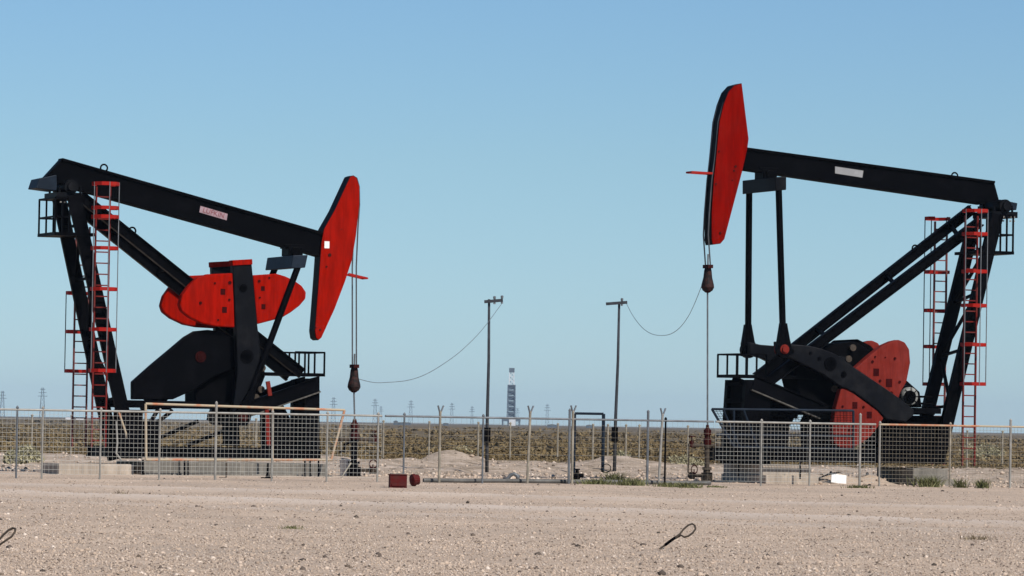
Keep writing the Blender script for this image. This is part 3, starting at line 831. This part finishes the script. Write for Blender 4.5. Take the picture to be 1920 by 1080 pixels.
# ------------------------------------------------------------------ concrete pads
def pad(O, sg, x_px, y_px, wn, wf, m, label, zb=-.15):
    O = Vector(O)
    def uz(px, py, wv):
        d = ray(px, py); t = ((O - EYE).dot(NV) + wv) / d.dot(NV); P = EYE + d * t - O
        return P.dot(AX), P.z
    (u0, z0), (u1, _) = uz(x_px[0], y_px, wn), uz(x_px[1], y_px, wn)
    o = empty('concrete_pad', O + AX * (u0 + u1) / 2 + NV * (wn + wf) / 2, YAW)
    tag(o, label, 'concrete pad', 'concrete pads under the pumpjacks')
    h = (wn - wf) / 2; l = (u1 - u0) / 2
    MB().box((-l, -h, zb), (l, h, z0)).build('slab', m, o, bevel=.03)
    MB().box((-l - .06, -h - .35, zb), (l + .06, h, z0 - .30)).build('footing', m, o, bevel=.02)
    return o
pad(O_L, 1, (110, 251), 869, 1.35, -.45, CONC, 'pale concrete block with a shaded end under the left pumpjack ladders')
pad(O_L, 1, (268, 612), 866, 1.3, -1.3, CONCG, 'long grey concrete plinth behind the orange barrier under the left pumpjack')
pad(O_R, -1, (1430, 1522), 871, 1.35, -1.35, CONC, 'smooth concrete block under the front end of the right pumpjack, beside the well')
pad(O_R, -1, (1712, 1778), 878, 1.35, -1.0, CONCG, 'small grey concrete block behind weeds under the right pumpjack rear legs')

# ------------------------------------------------------------------ crank barriers
def barrier(root, nl, q, wv, D, name, label, mt, meshm):
    """D: frame polygon pixels (top-left, top-right, bottom-right, bottom-left)"""
    pts = [q(x, y, wv) for x, y in D['frame']]
    org = Vector(((pts[0].x + pts[2].x) / 2, pts[0].y, 0))
    base = root.matrix_basis @ org
    o = empty(name, base, root.rotation_euler.z)
    tag(o, label, 'barrier')
    L = [p - org for p in pts]
    m = MB()
    for a, b in zip(L, L[1:] + L[:1]): m.tube([a, b], .036, 10)
    m.build('frame', mt, o)
    m = MB()
    for x, y0, y1 in D['legs']:
        a, b = q(x, y0, wv) - org, q(x, y1, wv) - org
        m = MB(); m.tube([a, b], .03, 8); m.build('leg', BLACK, o)
    m = MB()
    for (x0, y0), (x1, y1) in D.get('bars', []): m.tube([q(x0, y0, wv) - org, q(x1, y1, wv) - org], .035, 8)
    if D.get('bars'): m.build('bars', mt, o)
    m = MB()
    n = 16
    for k in range(1, n): m.bar(L[0].lerp(L[3], k / n), L[1].lerp(L[2], k / n), .008, .011)
    n2 = int((L[0] - L[1]).length / .105)
    for k in range(1, n2): m.bar(L[0].lerp(L[1], k / n2), L[3].lerp(L[2], k / n2), .008, .009)
    if meshm: m.build('wire_mesh', meshm, o)
    return o
barrier(jl, -1, qL, 2.0, dict(frame=[(273, 757), (646, 769), (621, 862), (274, 862)],
        legs=[(268, 862, 893), (336, 862, 894), (346, 862, 894), (352, 862, 895), (572, 862, 896), (581, 862, 896), (597, 862, 896)],
        bars=[((511, 765), (511, 862))]),
        'safety_barrier', 'cream and orange pipe frame barrier with one slanted end in front of the left pumpjack', TAN, None)
barrier(jr, 1, qR, 2.0, dict(frame=[(1335, 767), (1600, 770), (1600, 842), (1376, 838)], legs=[(1384, 838, 896), (1500, 850, 898)],
        bars=[((1356, 768), (1386, 838)), ((1376, 768), (1376, 838)), ((1344, 815), (1600, 818)), ((1394, 768), (1420, 838))]),
        'safety_barrier', 'dark blue steel barrier with slanted left end in front of the right pumpjack', SLATE, BLACKM)

# ------------------------------------------------------------------ wellheads
def wellhead(root, nl, base, side, label, mirror=1):
    o = empty('wellhead', root.matrix_basis @ base, root.rotation_euler.z)
    tag(o, label, 'wellhead', 'wellheads under the horseheads')
    MB().lathe((0, 0, -.05), [(.19, 0), (.19, .1), (.2, .1), (.2, .34), (.13, .34), (.13, .42), (.17, .42), (.17, .5), (.09, .5), (.09, 1.05), (.13, 1.05), (.13, 1.12)], n=16).build('casing', BLACK if mirror > 0 else RUST, o)
    MB().lathe((0, 0, 1.07), [(.1, 0), (.15, .02), (.15, .2), (.1, .22), (.1, .3), (.14, .3), (.14, .45), (.07, .5), (.05, .6)], n=14).build('stuffing_box', DRED, o)
    m = MB().tube([(-.55, 0, 1.08), (.75, 0, 1.08)], .045, 8)
    m.lathe((-.48, 0, 1.08), [(.08, 0), (.08, .12)], (1, 0, 0), 10); m.lathe((.45, 0, 1.08), [(.09, 0), (.09, .14)], (1, 0, 0), 10)
    m.build('flow_line', RUST, o)
    m = MB().lathe((.62, 0, 1.12), [(.09, -.1), (.09, .08), (.03, .08), (.03, .2)], n=10); m.ring((.62, 0, 1.33), .11, .018, (0, 0, 1))
    m.build('valve', DRED, o)
    m = MB().tube([(.72, 0, 1.05), (.74, 0, .3), (.72, 0, .28)], .03, 8); m.tube([(.1, 0, .2), (.74, 0, .2)], .05, 8)
    m.lathe((.55, 0, .2), [(.11, -.05), (.11, .12)], (1, 0, 0), 10)
    m.build('side_pipe', RUST, o)
    m = MB().ring((.55, -.12 * mirror, .38), .12, .02, (0, 1, 0)); m.bar((.55, -.1 * mirror, .2), (.55, -.1 * mirror, .38), .03, .03); m.build('hand_wheel', DRED, o)
    m = MB().tube([(-.12, 0, 1.0), (-.3, 0, .92), (-.3, 0, .75), (-.45, 0, .72)], .04, 8); m.build('hose', BLACKM, o)
    if mirror < 0: o.scale = (.8, .8, 1)
    return o
wellhead(jl, -1, Vector((wellL.x, 0, 0)), 1, 'black and red wellhead with side valves under the lowered horsehead of the left pumpjack')
wellhead(jr, 1, Vector((wellR.x, 0, 0)), -1, 'rusty dark red wellhead under the raised horsehead of the right pumpjack', -1)

# ------------------------------------------------------------------ fences
def fline(px):                          # front fence line, by picture column: point on the ground
    k = px / 1920.0
    p = at(px, 800, 1); X = p.x
    # line Y = 118.3 + 0.50 X
    t = 118.3 / (1 - 0.50 * X)
    return Vector((X * t, t, 0))
FH = 1.76
def outrigger(mb, top, d):
    mb.bar(top - Vector((0, 0, .02)), top + d, .035, .035)
    mb.bar(top - Vector((0, 0, .02)), top + Vector((-d.x * .7, -d.y * .7, d.z)), .035, .035)

def fence(xs_posts, x0, x1, label, mesh=True, rail=True, postm=GALV, railm=GALV, hs=None, arms=(), meshm=None, zlow=.12, pr=.027, hgt=FH, line=fline, group=None, barbs=0, step=.115, wt=.0065, leans=None):
    a, b = line(x0), line(x1)
    dirv = (b - a).normalized(); rz = math.atan2(dirv.y, dirv.x)
    o = empty('wire_fence', a, rz)
    tag(o, label, 'fence', group)
    inv = (Matrix.Translation(a) @ Matrix.Rotation(rz, 4, 'Z')).inverted()
    hs = hs or {}
    for px in xs_posts:
        p = line(px); g = hz(p.x, p.y); h = hs.get(px, hgt + .03)
        lp = inv @ Vector((p.x, p.y, 0))
        m = MB()
        ln = (leans or {}).get(px, 0)
        topx = Vector((ln, 0, h))
        m.tube([(0, 0, g - .2), topx], pr * (1.35 if px in hs else 1), 8)
        m.lathe(topx, [(pr * 1.5, 0), (pr * 1.5, .03), (pr * .4, .07)], n=8)
        m.v = [(v[0] + lp.x, v[1] + lp.y, v[2]) for v in m.v]
        po = m.build('post', postm if not isinstance(postm, dict) else postm.get(px, GALV), o)
        if px in arms:
            m = MB(); t3 = Vector((lp.x + ln, lp.y, h))
            outrigger(m, t3, Vector((.12, .05, .2)))
            m.build('outrigger', GALVD, po)
    ln = (b - a).length
    if rail:
        MB().tube([(0, 0, hgt), (ln, 0, hgt)], .028, 8).build('top_rail', railm, o)
    if mesh:
        m = MB(); n = int((hgt - zlow) / step)
        for k in range(n + 1):
            z = zlow + (hgt - zlow) * k / n
            m.bar((0, 0.012, z), (ln, 0.012, z), wt, wt, (0, 1, 0))
        nv = int(ln / step)
        for k in range(nv + 1):
            x = ln * k / nv; m.bar((x, -.0, zlow), (x, -.0, hgt), wt * .6, wt * .6, (0, 1, 0))
        m.build('wire_mesh', meshm or MESHM, o)
    if barbs:
        m = MB()
        for k in range(barbs):
            m.tube([(ln * t / 12, .06, hgt + .07 + k * .07 + .01 * math.sin(t * 2.1 + k)) for t in range(13)], .005, 4)
        m.build('barbed_wire', GALVD, o)
    return o

fence([-40, 32, 80, 189, 300, 405, 511, 614, 709], -60, 716, 'grey wire mesh fence with pipe posts in front of the left pumpjack', hs={405: 2.0}, postm={32: GALVD}, railm=GALV)
fence([758, 825, 906, 990, 1068, 1074, 1215, 1236, 1248], 722, 1338, 'thin open fence of grey posts between the two wellheads, with angled arms on some posts', mesh=True, hs={825: 1.86, 990: 1.9, 1068: 1.98, 1074: 1.93, 1215: 1.98, 1236: 1.9}, arms=(825, 990, 1074, 1236),
      postm=dict(zip([758, 825, 906, 990, 1068, 1074, 1215, 1236, 1248], [GALVD, POSTM, GALVD, POSTM, GALVD, POSTM, GALVD, GALV, BLACK])), railm=GALVD, meshm=POSTM, step=.16, wt=.004, leans={1236: .1, 990: .06})
fence([1428, 1519, 1613], 1342, 1642, 'grey wire mesh fence panels with pipe posts in front of the right pumpjack weights', hs={1613: 2.0}, railm=GALV)
fence([1650, 1782, 1895, 1990], 1648, 2010, 'cream railed wire mesh fence panels at the far right, before the ladders', hs={1895: 1.92}, postm={1782: POSTM}, railm=TAN, meshm=POSTM)
def bline(px):
    p = at(px, 800, 1); X = p.x; t = 186 / (1 - 0.2 * X)
    return Vector((X * t, t, 0))
fence([60, 134, 212, 300, 480, 640, 719, 805, 897, 957, 1046, 1112, 1140, 1174, 1199, 1290, 1480, 1700, 1814, 1880], -60, 2000, 'weathered pale post and wire fence along the edge of the scrub plain', mesh=False, rail=False, postm=POSTM, hgt=1.58, line=bline, pr=.04)
o = [x for x in bpy.data.objects if x.name.startswith('wire_fence')][-1]
a, b = bline(-60), bline(2000)
m = MB()
for z in (.3, .65, 1.0, 1.35): m.bar((0, 0, z), ((b - a).length, 0, z), .008, .008)
m.build('wires', GALVD, o)

# low pipe lying along the foot of the fence
def rel(o, p): return p - o.location
p0, p1 = fline(795) + Vector((0, .4, .09)), fline(1335) + Vector((0, .4, .09))
o = empty('ground_pipe', p0); tag(o, 'long dull steel pipe lying on the gravel along the foot of the middle fence', 'pipe')
m = MB(); pts = [p0.lerp(p1, k / 14) for k in range(15)]
for p in pts: p.z = hz(p.x, p.y) + .06
m.tube([rel(o, p) for p in pts], .055, 8); m.build('pipe', mat('ground_pipe_metal', (.12, .115, .105), .7, var=.4, scale=1.2), o)

# gate frame
pg0, pg1 = at(1076, 885, 148), at(1130, 885, 148)
o = empty('gate_frame', Vector((pg0.x, 148, 0))); tag(o, 'dark steel gate frame with a level crossbar standing behind the middle fence', 'gate frame')
hh = at(1130, 776, 148).z
MB().tube([(pg1.x - pg0.x, 0, -.2), (pg1.x - pg0.x, 0, hh)], .06, 10).build('post', SLATE, o)
MB().tube([(0, 0, -.2), (0, 0, hh)], .05, 10).build('post', SLATE, o)
MB().tube([(0, 0, hh), (pg1.x - pg0.x, 0, hh)], .045, 10).build('crossbar', SLATE, o)
m = MB().ring((pg1.x - pg0.x + .12, -.1, .16), .15, .015, (0, 1, .3)); m.build('hose_loop', BLACKM, o)

# ------------------------------------------------------------------ utility poles and overhead cables
def pole(px_top, py_top, px_foot, Y, arm0, arm1, label, ins):
    ft = at(px_foot, 880, Y); ft.z = hz(ft.x, Y)
    tp = at(px_top, py_top, Y)
    o = empty('utility_pole', ft); tag(o, label, 'utility pole', 'wooden poles carrying the pump cables')
    v = tp - ft
    m = MB().tube([(0, 0, -.3), v * .3 + Vector((-.01, 0, 0)), v * .65 + Vector((.015, 0, 0)), v], [.065, .058, .05, .042], 10); m.build('pole', WOOD, o, smooth=True)
    a, b = at(*arm0, Y) - ft, at(*arm1, Y) - ft
    ar = MB().bar(a + Vector((0, -.1, 0)), b + Vector((0, -.1, 0)), .09, .1).build('crossarm', WOOD, o)
    for t in ins:
        c = a.lerp(b, t) + Vector((0, -.1, .05))
        MB().lathe(c, [(.02, -.16), (.045, -.15), (.03, -.08), (.03, 0), (.045, .02), (.05, .09), (.02, .11)], n=10).build('insulator', GALVD, ar)
    m = MB().box((-.12, -.16, 1.0), (.1, -.08, 1.5)); m.build('switch_box', BLACKM, o)
    return o
pole(917, 561, 913, 144, (908, 566), (943, 563), 'straight dark wooden pole with a short crossarm, left of the distant drilling rig mast', (.55, .95))
pole(1161, 566, 1152, 150, (1136, 570), (1176, 567), 'leaning dark wooden pole with a plain crossarm, right of the distant drilling rig mast', (.75,))
def cable(pts, Y0, Y1, label, r=.009):
    n = len(pts); P = [at(x, y, Y0 + (Y1 - Y0) * i / (n - 1)) for i, (x, y) in enumerate(pts)]
    # Catmull-Rom smoothing
    Q = []
    for i in range(n - 1):
        p0, p1, p2, p3 = P[max(i - 1, 0)], P[i], P[i + 1], P[min(i + 2, n - 1)]
        for k in range(6):
            t = k / 6
            Q.append(.5 * ((2 * p1) + (p2 - p0) * t + (2 * p0 - 5 * p1 + 4 * p2 - p3) * t * t + (3 * p1 - p0 - 3 * p2 + p3) * t ** 3))
    Q.append(P[-1])
    o = empty('overhead_cable', P[0]); tag(o, label, 'cable')
    MB().tube([p - P[0] for p in Q], r, 6).build('wire', GALVD, o)
cable([(941, 569), (905, 617), (870, 653), (838, 678), (800, 701), (765, 713), (725, 717), (700, 717), (670, 710)], 143.9, 126.5, 'thin grey cable sagging from the left wooden pole to the left pumpjack')
cable([(1175, 570), (1188, 594), (1205, 615), (1222, 626), (1240, 629), (1258, 626), (1275, 614), (1290, 594), (1302, 570), (1316, 535)], 149.9, 128.5, 'thin grey cable in a deep sag from the right wooden pole to the right pumpjack')

# ------------------------------------------------------------------ things on the ground
def small(name, px, py, label, cat, rz=0.0, group=None):
    p = gp(px, py); o = empty(name, p, rz); return tag(o, label, cat, group)
# dented red drum lying in two pieces
o = small('rusty_box', 748, 914, 'faded dark red metal crate lying on the gravel below the left wellhead', 'crate', .15)
m = MB().box((-.24, -.14, -.02), (.18, .16, .32)); m.box((-.26, -.16, .315), (.2, .18, .335)); m.box((-.2, -.165, .04), (.14, -.14, .1)); CRATE = mat('crate_red', (.12, .012, .012), .7, var=.35, scale=7, c2=(.06, .02, .016), spec=.1); m.build('body', CRATE, o, bevel=.02)
m = MB().box((-.22, -.13, .336), (.17, .14, .35)); m.build('lid', CONCG, o)
o = small('red_cap', 776, 912, 'small dark red rounded cap lying right beside the red metal crate', 'cap', .3)
MB().lathe((-.08, 0, .15), [(.05, 0), (.15, .03), (.16, .1), (.13, .13), (.13, .2)], (1, .2, .1), 14).build('body', CRATE, o)
o = small('white_box', 1572, 909, 'flat white box leaning by the fence below the faded red weights', 'box', .2)
MB().box((-.23, -.02, .0), (.23, .02, .27)).build('board', WHITE, o, bevel=.006).rotation_euler = (-.25, .12, 0)
MB().bar((-.15, .03, .2), (-.15, .2, 0), .02, .02, (1, 0, 0)).build('prop', GALVD, o)
o = small('white_bucket', 662, 880, 'white container half hidden behind the black wellhead of the left pumpjack', 'container', 0)
o.location = jl.matrix_basis @ Vector((wellL.x - .0, .55, 0)); 
MB().lathe((0, 0, .0), [(.2, 0), (.22, .35), (.23, .46), (.24, .48), (.12, .5)], n=16).build('body', WHITE, o)
MB().ring((0, 0, .49), .2, .012, (.2, .1, 1)).build('handle', GALV, o)
o = small('prop_bar', 640, 897, 'pale bar leaning against the foot of the left wellhead', 'bar', 0)
MB().bar((0, 0, 0), (.25, .3, .42), .03, .035).build('bar', POSTM, o)
o = small('black_fitting', 1082, 902, 'black pipe fitting lying in the grass at the foot of the middle fence', 'fitting', .4)
m = MB().lathe((-.15, 0, .1), [(.06, 0), (.11, .02), (.11, .2), (.06, .22), (.06, .34)], (1, 0, .15), 12); m.lathe((0, 0, .1), [(.05, 0), (.05, .2), (.08, .2), (.08, .24)], n=10); m.build('body', BLACKM, o)
o = small('pipe_elbow', 960, 905, 'grey pipe elbow lying on the low pipe between the two wooden poles', 'pipe elbow', 0)
MB().tube([(-.25, 0, .08), (-.12, 0, .1), (-.04, 0, .2), (.05, 0, .24), (.14, 0, .18), (.18, 0, .05)], .055, 10).build('body', GALVD, o, smooth=True)
# post foot stand by the long plinth
o = small('jack_stand', 502, 898, 'small dark stand on a flat foot before the long grey plinth', 'stand', 0)
m = MB().box((-.18, -.08, 0), (.14, .08, .03)); m.tube([(0, 0, .03), (0, 0, .14), (0, 0, .42)], [.07, .04, .025], 8); m.build('stand', BLACKM, o)
o = small('steel_bracket', 424, 896, 'thin rusty bracket frame leaning on the long grey plinth', 'bracket', YAW)
m = MB(); m.bar((-.8, 0, .42), (0, 0, .42), .03, .03); m.bar((0, 0, 0), (0, 0, .43), .03, .03); m.bar((-.2, 0, .0), (0, 0, .0), .03, .03); m.build('frame', RUST, o)
# wire loops in the foreground
def loop(px, py, pts, label, r=.0125):
    p = gp(px, py); o = empty('cable_loop', p); tag(o, label, 'cable loop', 'rusty cable loops sticking out of the gravel')
    Q = [at(x, y, p.y + dy) - p for x, y, dy in pts]
    MB().tube(Q, r, 8).build('cable', RUST, o, smooth=True)
    return o, Q
o, Q = loop(1232, 1033, [(1229, 1035, 0), (1236, 1030, 0), (1247, 1022, .02), (1256, 1015, .03), (1266, 1008, .04), (1275, 1001, .05), (1281, 993, .08), (1290, 985, .1), (1298, 982, .12), (1303, 986, .1), (1304, 992, .05), (1299, 999, 0), (1291, 1005, -.02), (1283, 1007, -.01), (1276, 1003, .03), (1268, 1009, .05)],
     'rusty twisted cable loop like a needle eye, sticking up from the gravel at lower right')
MB().tube([Q[2] + Vector((0, -.01, 0)), Q[3], Q[4]], .019, 8).build('ferrule', BLACKM, o)
MB().tube([Q[4], Q[5] + Vector((0, 0, -.02))], .019, 8).build('ferrule', RUST, o)
loop(-12, 1040, [(-20, 1040, 0), (-8, 1020, .03), (0, 1010, .05), (6, 1003, .06), (16, 994, .08), (24, 990, .08), (29, 991.5, .05), (28, 997, .0), (22, 1006, -.02), (10, 1014, -.03), (0, 1021, -.02), (-12, 1032, 0)],
     'dark bent cable loop cut by the left edge of the picture', .013)

# ------------------------------------------------------------------ plants
def cols_mat(nm, c, c2): return attr_mat(nm, [(0, tuple(k * .55 for k in c)), (.5, c), (1, c2)])
SHRUB = cols_mat('grey_green_leaves', (.29, .26, .15), (.42, .38, .25))
WEED = cols_mat('green_weed', (.105, .11, .04), (.2, .19, .09))
DRY = cols_mat('dry_weed', (.2, .155, .1), (.34, .28, .19))
def shrub(px, py, width, height, label, m=SHRUB, name='shrub', group=None, n=420, leaf=.075):
    p = LOOKDOWN(px, py); g = hz(p.x, p.y)
    k = p.y / F
    R = width * k / 2; Hh = height * k
    o = empty(name, (p.x, p.y, g)); tag(o, label, 'shrub' if name == 'shrub' else 'plant', group)
    V, Fs, T = [], [], []
    lobes = [(rs.normal(0, .42, 2) * R, rs.uniform(.45, .8) * R, rs.uniform(.5, .95) * Hh) for _ in range(6)] + [(np.zeros(2), .8 * R, Hh)]
    for i in range(n * 3):
        c0, lr, lh = lobes[rs.randint(len(lobes))]
        d = rs.normal(size=3); d[2] = abs(d[2]); d /= np.linalg.norm(d); r = rs.uniform(.3, 1) ** .5
        c = np.array([c0[0] + d[0] * lr * r, c0[1] + d[1] * lr * r, d[2] * lh * r])
        e1 = rs.normal(size=3); e1[2] = abs(e1[2]); e1 /= np.linalg.norm(e1); e2 = np.cross(e1, rs.normal(size=3)); e2 /= np.linalg.norm(e2)
        l = leaf * rs.uniform(.6, 1.5)
        b = len(V); V += [c - e2 * l * .35, c + e1 * l, c + e2 * l * .35, c - e1 * l * .8]; Fs.append((b, b + 1, b + 2, b + 3)); T += [rs.uniform(0, 1)] * 4
    me = bpy.data.meshes.new('foliage'); me.from_pydata([tuple(v) for v in V], [], Fs)
    a = me.attributes.new('tone', 'FLOAT', 'POINT'); a.data.foreach_set('value', np.array(T, np.float32)); me.materials.append(m)
    f = bpy.data.objects.new('foliage', me); COL.objects.link(f); f.parent = o
    st = MB()
    for k2 in range(7):
        c0, lr, lh = lobes[k2 % len(lobes)]
        st.tube([(0, 0, -.05), (c0[0] * .4, c0[1] * .4, lh * .3), (c0[0], c0[1], lh * .7)], [.02, .014, .006], 5)
    st.build('stem', RUST, o)
    return o
shrub(50, 868, 74, 38, 'rounded grey green bush left of the pale concrete block at the left edge', n=1300, leaf=.085)
shrub(183, 862, 36, 22, 'small yellowish green bush behind the pale concrete block of the left pumpjack', n=200)
shrub(868, 853, 56, 18, 'flat grey bush on the pale dirt heap left of the straight wooden pole', n=300)
shrub(1850, 862, 74, 34, 'wide grey green bush behind the fence at the far right', n=1100, leaf=.08)
shrub(1290, 876, 56, 26, 'low grey green bush left of the rusty wellhead', n=350)
shrub(1165, 862, 60, 18, 'sparse grey bush on the dirt heap right of the leaning pole', n=260)
shrub(1352, 862, 34, 26, 'pale bush between the rusty wellhead and the right pumpjack', n=200)
def tuft(px, py, width, height, label, m=WEED, n=70, group='weeds along the fence and lot'):
    p = gp(px, py); k = p.y / F
    o = empty('grass_tuft', p); tag(o, label, 'grass tuft', group)
    V, Fs, T = [], [], []
    for i in range(n):
        bx, by = rs.normal(0, .22, 2) * width * k; 
        d = np.array([rs.normal(0, .45), rs.normal(0, .45), 1.0]); h = height * k * rs.uniform(.35, 1.05)
        wv = max(.006, 1.0 * k) * rs.uniform(.5, 1.2)
        a = rs.uniform(0, 3.14); e = np.array([math.cos(a), math.sin(a), 0]) * wv
        q0 = np.array([bx, by, -.02]); q1 = q0 + d * h * .6; q2 = q0 + d * h + np.array([d[0], d[1], -.2]) * h * .3
        b = len(V); V += [q0 - e, q0 + e, q1 + e * .8, q1 - e * .8, q2]; Fs += [(b, b + 1, b + 2, b + 3), (b + 3, b + 2, b + 4)]; T += [rs.uniform(0, 1)] * 5
    me = bpy.data.meshes.new('blades'); me.from_pydata([tuple(v) for v in V], [], Fs)
    a = me.attributes.new('tone', 'FLOAT', 'POINT'); a.data.foreach_set('value', np.array(T, np.float32)); me.materials.append(m)
    f = bpy.data.objects.new('blades', me); COL.objects.link(f); f.parent = o
for args in (
    (1120, 908, 60, 15, 'low green weeds right of the paired middle fence posts'),
    (1152, 906, 44, 26, 'taller green weeds at the foot of the leaning wooden pole'),
    (1185, 910, 64, 18, 'dense green weeds left of the tall dark middle post'),
    (1258, 914, 60, 12, 'flat green weeds under the angled fence post near the rusty wellhead'),
    (1290, 916, 50, 14, 'dark green weeds just left of the rusty wellhead foot'),
    (1340, 913, 46, 6, 'thin strip of weeds before the right pumpjack barrier'),
    (1612, 915, 50, 9, 'low weeds right of the leaning white panel'),
    (1742, 914, 54, 26, 'upright weed clump before the small grey concrete block'),
    (1800, 915, 26, 22, 'slender weed clump between the two far right clumps'),
    (1841, 916, 30, 22, 'bushy weed clump nearest the far right fence post'),
    (545, 990, 44, 12, 'flat dark green weed alone in the gravel, left of centre'),
    (1830, 1012, 70, 14, 'low dry weed in the gravel at the lower right'),
    (228, 928, 26, 18, 'dry pale weed in the gravel below the pale concrete block')):
    dry = 'dry' in args[4]
    tuft(*args, m=DRY if dry else WEED, n=int(args[2] * (5 if args[1] < 920 and not dry else 2)))

# ------------------------------------------------------------------ far things
def lattice(mb, w0, w1, z0, z1, n, t):
    c = [(-1, -1), (1, -1), (1, 1), (-1, 1)]
    for k in range(n):
        a, b = k / n, (k + 1) / n
        wa, wb = w0 + (w1 - w0) * a, w0 + (w1 - w0) * b
        za, zb = z0 + (z1 - z0) * a, z0 + (z1 - z0) * b
        for i in range(4):
            j = (i + 1) % 4
            mb.bar((c[i][0] * wa, c[i][1] * wa, za), (c[i][0] * wb, c[i][1] * wb, zb), t, t, (1, 0, 0) if abs(1) else None)
            mb.bar((c[i][0] * wa, c[i][1] * wa, za), (c[j][0] * wb, c[j][1] * wb, zb), t * .6, t * .6, (0.3, 1, 0))
            mb.bar((c[i][0] * wb, c[i][1] * wb, zb), (c[j][0] * wb, c[j][1] * wb, zb), t * .6, t * .6, (0, 0, 1))
YR = 4200
p = at(958, 797, YR)
o = empty('drilling_rig', (p.x, YR, 0)); tag(o, 'tall drilling rig mast far off on the horizon between the two wooden poles', 'drilling rig')
zs = lambda y: at(958, y, YR).z
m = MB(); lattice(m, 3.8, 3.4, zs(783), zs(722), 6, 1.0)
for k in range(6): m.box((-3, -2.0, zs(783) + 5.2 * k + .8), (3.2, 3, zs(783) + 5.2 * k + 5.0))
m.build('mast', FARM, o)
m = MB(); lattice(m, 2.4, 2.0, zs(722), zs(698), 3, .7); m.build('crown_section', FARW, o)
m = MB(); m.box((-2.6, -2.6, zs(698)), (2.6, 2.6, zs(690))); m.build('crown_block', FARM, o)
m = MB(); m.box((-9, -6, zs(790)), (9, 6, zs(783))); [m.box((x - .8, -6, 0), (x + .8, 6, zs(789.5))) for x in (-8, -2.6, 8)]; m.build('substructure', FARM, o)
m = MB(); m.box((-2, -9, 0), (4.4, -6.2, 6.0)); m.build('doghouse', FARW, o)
def pylon(px, ytop, Y, label):
    Y *= 1.6
    p = at(px, 780, Y); zt = at(px, ytop, Y).z
    o = empty('power_pylon', (p.x, Y, 0)); tag(o, label, 'pylon', 'faint pylons along the horizon')
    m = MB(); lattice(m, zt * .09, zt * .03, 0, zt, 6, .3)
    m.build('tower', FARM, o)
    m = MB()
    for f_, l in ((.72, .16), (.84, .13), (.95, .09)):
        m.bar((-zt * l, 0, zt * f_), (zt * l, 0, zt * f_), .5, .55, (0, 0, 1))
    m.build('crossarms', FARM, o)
for px, yt, Y, lb in ((4, 733, 3000, 'faint pylon at the very left edge on the horizon'), (79, 727, 3000, 'faint tall pylon left of the left pumpjack ladders'), (625, 745, 3200, 'faint pylon just right of the left pumpjack front column'),
                      (703, 748, 3300, 'faint pylon right of the left wellhead, taller of a pair'), (714, 762, 4200, 'faint short pylon right of the left wellhead, shorter of a pair'), (770, 751, 3400, 'faint pylon left of the fence post with angled arms'),
                      (847, 756, 3500, 'faint pylon right of the fence post with angled arms'), (885, 762, 3800, 'faint pylon closest left of the straight wooden pole'), (970, 765, 4300, 'faint low pylon touching the right of the drilling rig'), (1026, 758, 3600, 'faint pylon right of the drilling rig')):
    pylon(px, yt, Y, lb)
def shed(px, wpx, hpx, Y, m, label):
    p = at(px, 790, Y); k = Y / F; W_ = wpx * k; H_ = hpx * k
    o = empty('far_shed', (p.x, Y, 0)); tag(o, label, 'shed', 'tiny sheds on the horizon')
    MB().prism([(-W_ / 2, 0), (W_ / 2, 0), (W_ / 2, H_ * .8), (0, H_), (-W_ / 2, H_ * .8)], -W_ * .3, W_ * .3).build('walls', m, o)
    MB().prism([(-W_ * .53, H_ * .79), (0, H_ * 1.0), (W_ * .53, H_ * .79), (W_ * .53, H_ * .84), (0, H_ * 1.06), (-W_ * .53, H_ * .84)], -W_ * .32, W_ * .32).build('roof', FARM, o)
for px, wp, hp, Y, m_, lb in ((128, 10, 5, 2400, FARW, 'tiny white shed on the horizon behind the left ladders'), (150, 14, 4, 2500, FARW, 'tiny wide white shed on the horizon behind the left pumpjack'), (757, 26, 5, 2600, FARM, 'tiny long dark shed on the horizon left of the angled arm post'), (742, 8, 8, 2500, FARM, 'tiny narrow dark tower shed on the horizon right of the left wellhead'),
                              (1035, 18, 6, 2500, FARM, 'tiny dark shed on the horizon right of the rig'), (836, 10, 5, 2600, FARM, 'tiny dark shed on the horizon by the angled arm post'), (1105, 12, 6, 2600, FARM, 'tiny dark shed on the horizon inside the gate frame')):
    shed(px, wp, hp, Y, m_, lb)

# ------------------------------------------------------------------ haze
hb = MB().box((-9800, -9600, -3), (9800, 9600, 66)).build('haze', bpy.data.materials.new('haze_air'))
hm = hb.data.materials[0]; hm.use_nodes = True
hn = hm.node_tree; hn.nodes.remove(hn.nodes['Principled BSDF'])
pv = hn.nodes.new('ShaderNodeVolumePrincipled')
pv.inputs['Color'].default_value = (0.62, 0.80, 1.0, 1)
pv.inputs['Density'].default_value = 0.000055
pv.inputs['Anisotropy'].default_value = 0.0
hn.links.new(pv.outputs[0], hn.nodes['Material Output'].inputs['Volume'])
tag(hb, 'pale bluish air haze over the whole plain', kind='stuff')
